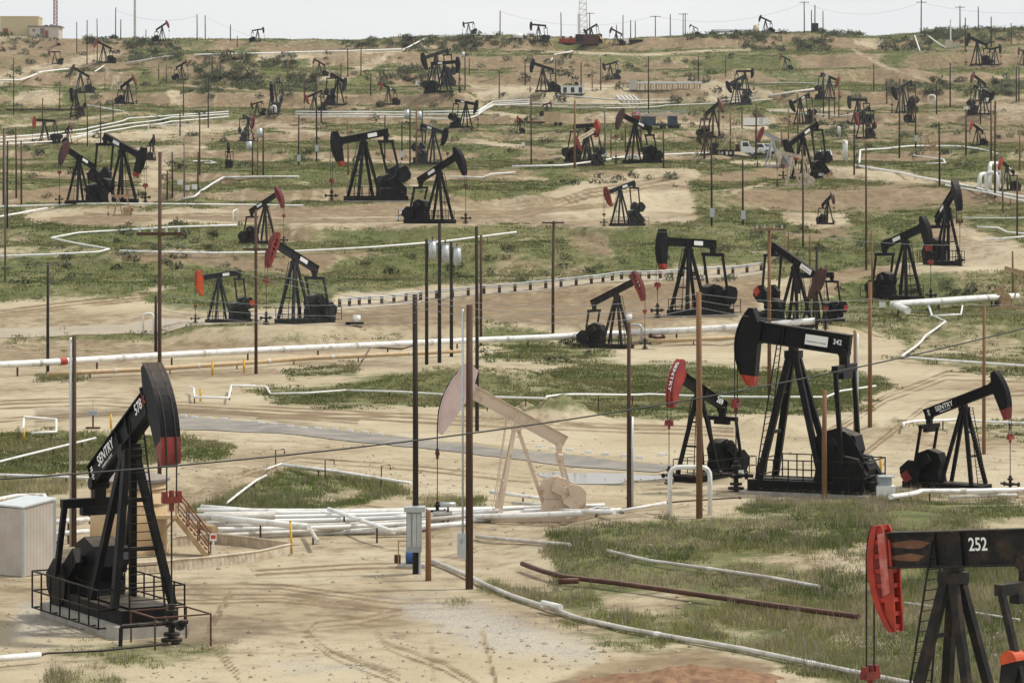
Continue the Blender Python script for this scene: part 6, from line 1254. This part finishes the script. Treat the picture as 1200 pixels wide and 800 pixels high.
def truck(label, px, py, head, kind):
    g = hit(px, py); s = 1.0
    r = empty('flatbed_truck' if kind == 'crane' else 'pickup_truck', g, head); tag(r, label, 'truck')
    if kind == 'crane':
        MB().prism([(.4, .6), (3.5, .6), (3.5, 1.35), (2.2, 1.6), (1.7, 2.6), (.4, 2.65)], -1.1, 1.1).build('cab', 'white_paint', r)
        MB().box((-1.9, 0, .95), (4.5, 2.1, .3)).build('flatbed', 'black_old', r)
        m = MB().bar((-3.4, 0, 1.0), (-1.0, 0, 4.0), .22); m.bar((-.2, .4, 1.0), (-1.0, 0, 4.0), .14); m.bar((-.2, -.4, 1.0), (-1.0, 0, 4.0), .14); m.build('boom', 'cream', r)
        MB().box((-.25, 0, 1.6), (.6, 1.8, 1.0)).build('winch', 'rust', r); wx = (2.4, -1.4, -2.9); wr = .52; cabx = (1.95, 2.08); 
    else:
        MB().prism([(-2.7, .5), (2.7, .5), (2.75, 1.05), (1.5, 1.2), (.8, 1.9), (-.7, 1.9), (-.8, 1.2), (-2.7, 1.2)], -.98, .98).build('body', 'white_paint', r)
        MB().box((-1.75, 0, 1.21), (1.7, 1.6, .03)).build('bed', 'black_old', r); wx = (1.75, -1.7); wr = .4
    if kind == 'crane':
        MB().prism([(2.16, 1.68), (2.22, 1.68), (1.76, 2.52), (1.70, 2.52)], -.95, .95).build('windscreen', 'glass_dark', r)
        for y in (-1.11, 1.09): MB().prism([(.75, 1.7), (1.9, 1.7), (1.6, 2.4), (.75, 2.4)], y, y + .02).build('side_window', 'glass_dark', r)
    else:
        MB().prism([(1.42, 1.25), (1.48, 1.25), (.86, 1.86), (.80, 1.86)], -.85, .85).build('windscreen', 'glass_dark', r)
        for y in (-.995, .975): MB().prism([(-.6, 1.25), (1.25, 1.25), (.75, 1.78), (-.55, 1.78)], y, y + .02).build('side_window', 'glass_dark', r)
    for x in wx:
        for y in (-1, 1):
            w = MB().tube([(x, y * .75, wr), (x, y * 1.04, wr)], wr, 14).build('wheel', 'tyre', r); MB().tube([(x, y * 1.03, wr), (x, y * 1.07, wr)], wr * .5, 10).build('rim', 'silver', w)
    xf = 3.5 if kind == 'crane' else 2.74
    MB().box((xf + .02, 0, .7), (.1, 1.9, .22)).build('bumper', 'galvanised', r); MB().box((xf + .01, 0, 1.0), (.06, 1.1, .25)).build('grille', 'black_old', r)
    for y in (-.8, .8): MB().box((xf + .01, y, 1.0), (.06, .26, .18)).build('headlight', 'silver', r)
    return r
def make_far():
    truck('white cabbed crane truck with dark flatbed among the poles', 866, 183, -.15, 'crane'); truck('white pickup parked just right of the crane truck', 893, 181, -.7, 'pickup'); truck('white pickup seen from the front behind the lowered black pumpjack', 966, 189, -1.45, 'pickup')
    g = hit(864, 184); k = g[1] / F
    # blue rig trailer
    g = hit(773, 152); r = empty('rig_trailer', g, .06); tag(r, 'long blue workover rig trailer with pale lattice mast laid flat', 'trailer')
    MB().box((0, 0, 1.0), (8.5, 2.2, .35)).build('chassis', 'blue', r); MB().box((-2.4, 0, 1.9), (3.0, 2.1, 1.5)).build('engine_box', 'blue', r); MB().box((2.6, 0, 1.9), (1.8, 2.2, 1.7)).build('cab', 'blue', r); MB().box((3.0, -1.11, 2.25), (.8, .03, .6)).build('window', 'glass_dark', r)
    m = MB()
    for y in (-.5, .5):
        for z in (3.0, 3.9): m.bar((-5.5, y, z), (5.2, y, z), .16)
    for i in range(14): x = -5.5 + i * .8; m.bar((x, -.5, 3.0), (x + .4, -.5, 3.9), .1); m.bar((x + .4, -.5, 3.9), (x + .8, -.5, 3.0), .1)
    m.build('mast', 'silver', r)
    for x in (-3.2, -2.2, .6, 3.0):
        for y in (-.9, .9): MB().tube([(x, y - .18, .5), (x, y + .18, .5)], .5, 10).build('wheel', 'tyre', r)
    g = hit(745, 144); o = empty('red_tank', g); tag(o, 'small red tank at the left end of the blue rig trailer', 'tank'); MB().tube([(-.9, 0, 1.5), (.9, 0, 1.5)], .95, 12).build('shell', 'red', o, True); MB().box((0, 0, .3), (1.4, 1.2, .7)).build('stand', 'black_old', o)
    g = hit(789, 151); o = empty('forklift', g); tag(o, 'yellow machine at the right end of the blue rig trailer', 'machine'); MB().box((0, 0, .9), (2.0, 1.4, 1.0)).build('body', 'yellow', o); MB().box((-.2, 0, 2.1), (1.1, 1.3, .1)).build('canopy', 'yellow', o)
    m = MB(); [m.bar((a, b, 1.4), (a, b, 2.1), .1) for a in (-.7, .3) for b in (-.6, .6)]; m.build('roll_bar', 'black_old', o); [MB().tube([(a, b - .15, .4), (a, b + .15, .4)], .42, 10).build('wheel', 'tyre', o) for a in (-.7, .8) for b in (-.7, .7)]
    # tan boxes and trailers
    g = hit(647, 148); o = empty('tan_trailer', g); tag(o, 'tan box trailer on wheels left of the pink beamed pumpjack', 'trailer'); MB().box((0, 0, 2.0), (3.6, 2.2, 2.2)).build('box', 'tank_paint', o); MB().box((-3.6, 0, .8), (4.2, 1.6, .4)).build('frame', 'rust', o); [MB().tube([(a, b - .15, .45), (a, b + .15, .45)], .45, 10).build('wheel', 'tyre', o) for a in (-4.5, -2.8, .8, 1.8) for b in (-.9, .9)]
    g = hit(886, 148); o = empty('office_trailer', g); tag(o, 'low white box trailer behind the row of brown poles', 'trailer'); MB().box((0, 0, 1.0), (5.5, 2.4, 1.7)).build('body', 'white_paint', o); MB().box((1, -1.21, 1.1), (.8, .03, 1.2)).build('door', 'dull_pipe', o)
    for i in range(3):
        g = hit(662 + i * 9, 110); o = empty('equipment_shed', g); tag(o, ('leftmost', 'middle', 'rightmost')[i] + ' small white shed of the row under the tall headed pumpjack', 'shed', 'row of small white sheds'); MB().box((0, 0, .95), (2.0, 2.0, 1.9)).build('wall', 'white_paint', o); MB().box((0, 0, 1.98), (2.2, 2.2, .14)).build('roof', 'dull_pipe', o); MB().box((0, -1.01, .9), (.9, .03, 1.3)).build('opening', 'glass_dark', o)
    # manifold
    g = hit(780, 106); k = g[1] / F; o = empty('pipe_manifold', g, -.03); tag(o, 'long pale steam manifold with ribbed front on the dirt pad', 'manifold'); MB().box((0, 0, 1.9), (84 * k, 2.0, .5)).build('header', 'white_pipe', o)
    for i in range(26): MB().box((-40 * k + i * 80 * k / 25, -.6, .9), (.5, .5, 1.8)).build('riser', 'tan_metal' if i % 2 else 'cream', o)
    MB().box((-38 * k, 0, 1.4), (9 * k, 2.2, 2.6)).build('end_house', 'wall_grey', o)
    # buildings on the skyline
    def bld(nm, lb, px, py, w, d, h, wm, roof, extra):
        g = hit(px, py); k = g[1] / F; o = empty(nm, g, extra.get('rz', 0)); tag(o, lb, 'building'); MB().box((0, 0, h * k / 2 - .5), (w * k, d, h * k + 1)).build('wall', wm, o)
        MB().box((0, 0, h * k + .12), (w * k * (1.12 if roof != wm else 1.015), d * (1.1 if roof != wm else 1.02), .3)).build('roof', roof, o)
        for (x, z, a, b, m_, n_) in extra.get('front', ()): MB().box((x * k, -d / 2 - .04, z * k), (a * k, .12, b * k)).build(n_, m_, o)
        for (x, a, b) in extra.get('top', ()): MB().box((x * k, 0, h * k + .3 + b * k / 2), (a * k, 1.2, b * k)).build('roof_unit', 'black_old', o)
        return o
    bld('pump_house', 'yellowish flat roofed block building with red door on the left skyline', 25, 40, 44, 10, 21, 'wall_yellow', 'wall_yellow', dict(front=[(-15.5, 4.5, 6, 6.5, 'door_red', 'door')]))
    bld('control_house', 'low grey building with overhanging flat roof beside the red mast', 54, 41, 34, 9, 12.5, 'wall_grey', 'tank_roof', dict(front=[(-2, 7, 5, 7, 'tank_roof', 'window'), (3, 4, 4, 8, 'door_red', 'door'), (-12, 8, 3, 3, 'tank_roof', 'window')], top=[(0, 4, 1.5), (6, 3, 2)]))
    def lattice(nm, lb, px, py, hgt, w0, w1, mt, cat, n=12):
        g = hit(px, py); o = empty(nm, g); tag(o, lb, cat)
        for a in (-1, 1):
            for b in (-1, 1): MB().bar((a * w0 / 2, b * w0 / 2, -.5), (a * w1 / 2, b * w1 / 2, hgt), .24).build('leg', mt, o)
        m = MB()
        for i in range(n):
            t0, t1 = i / n, (i + 1) / n; A = (w0 + (w1 - w0) * t0) / 2; B = (w0 + (w1 - w0) * t1) / 2
            for b in (-1, 1): m.bar((-A, b * A, t0 * hgt), (B, b * B, t1 * hgt), .13); m.bar((b * A, -A, t0 * hgt), (b * B, B, t1 * hgt), .13); m.bar((-B, b * B, t1 * hgt), (B, b * B, t1 * hgt), .13)
        m.build('bracing', mt, o); return o
    lattice('radio_mast', 'red lattice radio mast beside the low grey building', 65, 44, 22, 1.1, 1.0, 'mast_red', 'mast', 18)
    d = lattice('drilling_derrick', 'white lattice derrick standing on the middle skyline', 683, 44, 20, 3.4, 1.6, 'white_pipe', 'derrick', 10)
    MB().box((-1.3, 0, 4.2), (.9, 1.2, 8.4)).build('driller_house', 'white_pipe', d)
    lattice('radio_mast', 'faint thin grey mast on the left skyline', 158, 46, 22, .5, .3, 'dull_pipe', 'mast', 16)
    g = hit(669, 52); o = empty('mud_unit', g); tag(o, 'bright red machine unit at the foot of the white derrick', 'machine'); MB().box((0, 0, 1.0), (7.5, 2.2, 1.3)).build('body', 'orange_red', o); [MB().tube([(a, 0, 1.6), (a, 0, 2.6)], .5, 8).build('drum', 'red', o) for a in (-2.4, 0, 2)]; MB().box((0, 0, .2), (8, 2.4, .4)).build('skid', 'black_old', o)
    g = hit(688, 53); o = empty('rig_substructure', g); tag(o, 'dark red rig base with a yellow stair under the white derrick', 'machine'); MB().box((0, 0, 1.8), (7.5, 3, 3.2)).build('base', 'maroon', o); MB().box((-2.5, -1.6, 2.2), (2.5, .3, 2.4)).build('panel', 'black_old', o); MB().bar((3.8, -1.6, 3.2), (6.2, -1.6, .1), .35).build('stair', 'yellow', o)
    g = hit(738, 52); o = empty('white_truck', g); tag(o, 'tiny white truck with dark load on the skyline right of the derrick', 'truck'); MB().box((-1.6, 0, 1.1), (2.4, 1.8, 1.6)).build('cab', 'white_paint', o); MB().box((2.0, 0, 1.0), (4.4, 1.8, 1.0)).build('load', 'black_old', o); [MB().tube([(a, b - .15, .4), (a, b + .15, .4)], .42, 8).build('wheel', 'tyre', o) for a in (-1.7, 1.4, 3.2) for b in (-.8, .8)]
    g = hit(607, 47); o = empty('white_tank', g); tag(o, 'small white tank with pipes on the skyline left of the derrick', 'tank'); MB().tube([(-1.6, 0, 1.2), (1.6, 0, 1.2)], .9, 10).build('shell', 'white_pipe', o, True); MB().box((0, 0, .3), (2.6, 1.2, .6)).build('stand', 'rust', o)
    g = hit(886, 38); o = empty('cream_tank', g); tag(o, 'small cream upright tank left of the right skyline pumpjack', 'tank'); MB().tube([(0, 0, -.3), (0, 0, 2.4)], 1.0, 12).build('shell', 'cream', o, True); MB().tube([(0, 0, 2.4), (0, 0, 2.7)], 1.02, 12, r2=.2).build('roof', 'tan_metal', o)
    g = hit(1114, 57); o = empty('well_stack', g); tag(o, 'white wellhead stack and cabinet on the upper right bank', 'wellhead'); MB().tube([(0, 0, 0), (0, 0, 9)], .22, 8).build('stack', 'white_pipe', o); MB().box((-.6, 0, 1.4), (2.2, 1.5, 2.6)).build('cabinet', 'cream', o); MB().box((1.4, 0, .6), (1.2, 1, 1.2)).build('base_box', 'silver', o)
    # skyline long pipe rack
    g = hit(860, 39); k = g[1] / F; o = empty('pipe_rack', g); tag(o, 'long dark pipe rack along the right skyline', 'rack'); m = MB().bar((-8, 0, .8), (9, 0, .8), .4); m.bar((-8, 0, 1.4), (9, 0, 1.4), .3); m.build('bundle', 'black_old', o); [MB().box((a, 0, .35), (.3, 1, .9)).build('stand', 'rust', o) for a in (-7, -3, 1, 5, 8.5)]
    # white signs by the left terrace
    for i, (x, y) in enumerate(((211, 226), (219, 229), (228, 228))):
        g = hit(x, y); o = empty('notice_board', g); tag(o, ('leftmost and tallest', 'middle', 'rightmost')[i] + ' blank white board by the poles on the left terrace', 'sign', 'white boards on the left terrace'); MB().box((0, 0, 1.1 if i else 1.5), (.75, .06, .7)).build('board', 'white_paint', o); MB().bar((0, .06, 0), (0, .06, 1.2), .09).build('post', 'wood_grey', o)
    g = hit(200, 157); o = empty('pipe_fence', g); tag(o, 'row of thin white pipe frames on the left dirt track', 'frame'); m = MB()
    for a in range(4): m.bar((-4.5 + a * 3, 0, 0), (-4.5 + a * 3, 0, 1.9), .22)
    m.bar((-4.5, 0, 1.9), (4.5, 0, 1.9), .2); m.build('rail', 'white_pipe', o)
    g = hit(40, 131); o = empty('plank_bridge', g); tag(o, 'dark plank bridge over the dirt loop at left', 'bridge'); MB().box((2, 0, .5), (17, 1.2, .35)).build('deck', 'rust', o); [MB().box((a, 0, 0), (.5, 1, .9)).build('pier', 'concrete', o) for a in (-5, 0, 5, 9)]
def puddle():
    zz = float(gz(4.9, 169.0)); pts = []
    for i in range(60):
        a = 2 * math.pi * i / 60; w = 1 + .16 * math.sin(3 * a + 1) + .1 * math.sin(5 * a + 2) + .06 * math.sin(9 * a); pts.append((4.6 + 3.3 * w * math.cos(a), 169 + 3.2 * w * math.sin(a), zz + .03))
    m = bpy.data.materials.new('puddle_water'); m.use_nodes = True; b = m.node_tree.nodes['Principled BSDF']; b.inputs['Base Color'].default_value = (.16, .125, .08, 1); b.inputs['Roughness'].default_value = .05; b.inputs['Specular IOR Level'].default_value = .6
    o = MB().add(pts, [tuple(range(60))]).build('puddle_water', m); o['kind'] = 'structure'

def extras():
    for x, y, w, h, lb in ((103, 222, 6, 6, 'white rounded box between the two tall pumpjacks at far left'), (121, 230, 5, 4, 'small white box in front of the tall pumpjack at far left'), (452, 231, 4, 4, 'small white box at the foot of the big pumpjack on the upper terrace'), (472, 252, 8, 7, 'white motor box behind the raised terrace pumpjack'),
                           (466, 259, 4, 6, 'white control box left of the raised terrace pumpjack'), (1034, 362, 7, 8, 'grey white control box at the bend of the big white pipe'), (1099, 306, 5, 7, 'white control box under the tall narrow pumpjack'), (1097, 296, 6, 7, 'white cabinet beside the tall narrow pumpjack'), (962, 207, 6, 4, 'white box on the skid of the steeply lowered hillside pumpjack'),
                           (697, 193, 5, 5, 'white drum beside the pink beamed pumpjack'), (613, 173, 4, 6, 'small white box under a brown pole left of the pink beamed pumpjack'), (1132, 130, 5, 5, 'white disc box below the lowered pumpjack at upper right'), (1157, 121, 6, 6, 'pale square box on the pumpjack at upper right'), (298, 283, 6, 7, 'white gauge box beside the slotted red headed pumpjack'),
                           (868, 560, 7, 9, 'white meter box on a thin stand behind the 269 pumpjack'), (489, 102, 4, 7, 'pair of white tanks left of the upper middle pumpjacks'), (530, 190, 5, 5, 'small white box right of the three brown transformer poles'), (83, 128, 4, 3, 'tiny white box at the narrow left pumpjack'), (66, 637, 18, 16, 'white rounded casing behind the 578 pumpjack railing')):
        g = hit(x, y); k = g[1] / F; o = empty('control_box', g); tag(o, lb, 'box')
        b = MB().box((0, 0, h * k * .62), (w * k, .6 * w * k, h * k * .76)).build('casing', 'white_paint', o); MB().box((0, 0, h * k * 1.02), (w * k * 1.08, .66 * w * k, h * k * .06)).build('lid', 'galvanised', b); MB().box((0, 0, h * k * .1), (w * k * .5, .3 * w * k, h * k * .34)).build('stand', 'black_old', o)
    # reddish clay heap at the lower edge
    nx, ny = 110, 46; v = []; f = []
    for j in range(ny):
        for i in range(nx):
            x = -.5 + 10.5 * i / (nx - 1); y = 92.5 + 8.5 * j / (ny - 1); v.append((x, y))
    v = np.array(v); X, Y = v[:, 0], v[:, 1]
    e = np.clip(1 - ((X - 5.2) / 4.2) ** 2 - ((Y - 96.6) / 3.3) ** 2 + .5 * fbm(X / 1.6, Y / 1.8, 501, 3), 0, 1)
    z = gz(X, Y) - .12 + .3 * e ** .7 + e * (.13 * fbm(X / .7, Y / .7, 511, 4) + .1 * np.abs(vnoise(X * 1.6 + Y * .8, Y * .4, 521)))
    for j in range(ny - 1):
        for i in range(nx - 1): a = j * nx + i; f.append((a, a + 1, a + nx + 1, a + nx))
    m = mat('clay', (.29, .175, .102), .95, 0, .3, (.175, .10, .062), 2.6, 1.0, .1); o = MB().add(np.stack([X, Y, z], 1), f).build('dirt_mound', m, None, True); o['kind'] = 'structure'
# ---------------------------------------------------------------- build
build_heights()
make_ground()
strip('road', [(205, 488), (330, 497), (480, 513), (600, 528), (700, 538), (790, 545)], [(195, 502), (330, 508), (480, 524), (600, 538), (700, 549), (770, 554)], 'asphalt')
strip('track', [(-40, 386), (150, 380), (250, 372), (330, 364), (400, 357)], [(-40, 397), (150, 391), (250, 381), (330, 372), (400, 363)], 'pale_road')
strip('track', [(400, 357), (500, 347), (640, 335), (760, 324), (900, 313)], [(400, 363), (500, 352), (640, 340), (760, 329), (900, 318)], 'pale_road')
for i, P in enumerate(PUMPS): pumpjack(P, i)
make_pipes(); make_poles(); make_wires(); rail_fence(); tank_yard(); make_far(); puddle(); extras()
make_weeds(); make_stones()
# ---------------------------------------------------------------- air, light, camera
SUN_EL, SUN_AZ = 58, 78        # high thin-cloud sun from behind the viewer's left
HZ = True
if HZ:
    hz = MB().box((0, 1390, 17), (1360, 3440, 90)).build('haze', 'wire_grey'); hz.data.materials.clear()
    hm = bpy.data.materials.new('haze'); hm.use_nodes = True; nt = hm.node_tree; nt.nodes.clear()
    pv = nt.nodes.new('ShaderNodeVolumePrincipled'); pv.inputs['Color'].default_value = (.86, .9, .93, 1); pv.inputs['Density'].default_value = .00006; pv.inputs['Anisotropy'].default_value = .2
    ou = nt.nodes.new('ShaderNodeOutputMaterial'); nt.links.new(pv.outputs[0], ou.inputs['Volume']); hz.data.materials.append(hm); hz['kind'] = 'stuff'
w = bpy.data.worlds.new('World'); S.world = w; w.use_nodes = True; nt = w.node_tree; N = nt.nodes; L = nt.links; bg = N['Background']
sk = N.new('ShaderNodeTexSky'); sk.sky_type = 'NISHITA'; sk.sun_disc = False; sk.sun_elevation = math.radians(SUN_EL); sk.sun_rotation = math.radians(SUN_AZ); sk.dust_density = 2.5; sk.air_density = 1.0
tc = N.new('ShaderNodeTexCoord'); mp = N.new('ShaderNodeMapping'); mp.inputs['Scale'].default_value = (1, 1, 7); nz = N.new('ShaderNodeTexNoise'); nz.inputs['Scale'].default_value = 3.5; nz.inputs['Detail'].default_value = 6
L.new(tc.outputs['Generated'], mp.inputs['Vector']); L.new(mp.outputs['Vector'], nz.inputs['Vector'])
cr = N.new('ShaderNodeValToRGB'); cr.color_ramp.elements[0].position = .3; cr.color_ramp.elements[0].color = (8.8, 9.2, 9.4, 1); cr.color_ramp.elements[1].position = .7; cr.color_ramp.elements[1].color = (10.2, 10.3, 10.2, 1)
L.new(nz.outputs['Fac'], cr.inputs['Fac'])
mx = N.new('ShaderNodeMix'); mx.data_type = 'RGBA'; mx.inputs[0].default_value = .94; L.new(sk.outputs[0], mx.inputs[6]); L.new(cr.outputs['Color'], mx.inputs[7]); L.new(mx.outputs[2], bg.inputs['Color'])
bg.inputs['Strength'].default_value = .091
sd = bpy.data.lights.new('sun', 'SUN'); sd.energy = 3.3; sd.angle = math.radians(4); sd.color = (1, .95, .87); so = bpy.data.objects.new('sun', sd); COL.objects.link(so)
az = math.radians(SUN_AZ); el = math.radians(SUN_EL)
from mathutils import Vector
dirv = Vector((math.sin(az) * math.cos(el), math.cos(az) * math.cos(el), math.sin(el)))
so.rotation_euler = dirv.to_track_quat('Z', 'Y').to_euler()
cd = bpy.data.cameras.new('camera'); co = bpy.data.objects.new('camera', cd); COL.objects.link(co); co.location = (0, 0, 0); co.rotation_euler = (math.pi / 2, 0, 0)
cd.sensor_width = 36; cd.sensor_fit = 'HORIZONTAL'; cd.lens = 36 * F / 1200; cd.shift_y = (HY - 400) / 1200; cd.clip_start = .5; cd.clip_end = 6000
S.camera = co
v = S.view_settings; v.view_transform = 'Standard'; v.look = 'None'; v.exposure = 0; v.gamma = 1; v.use_curve_mapping = False
S.render.engine = 'CYCLES'; c = S.cycles; c.max_bounces = 5; c.diffuse_bounces = 2; c.glossy_bounces = 2; c.volume_bounces = 0; c.transmission_bounces = 2; c.use_denoising = True; c.volume_step_rate = 10
S.cycles.sample_clamp_indirect = 6
print('objects', len(S.objects))
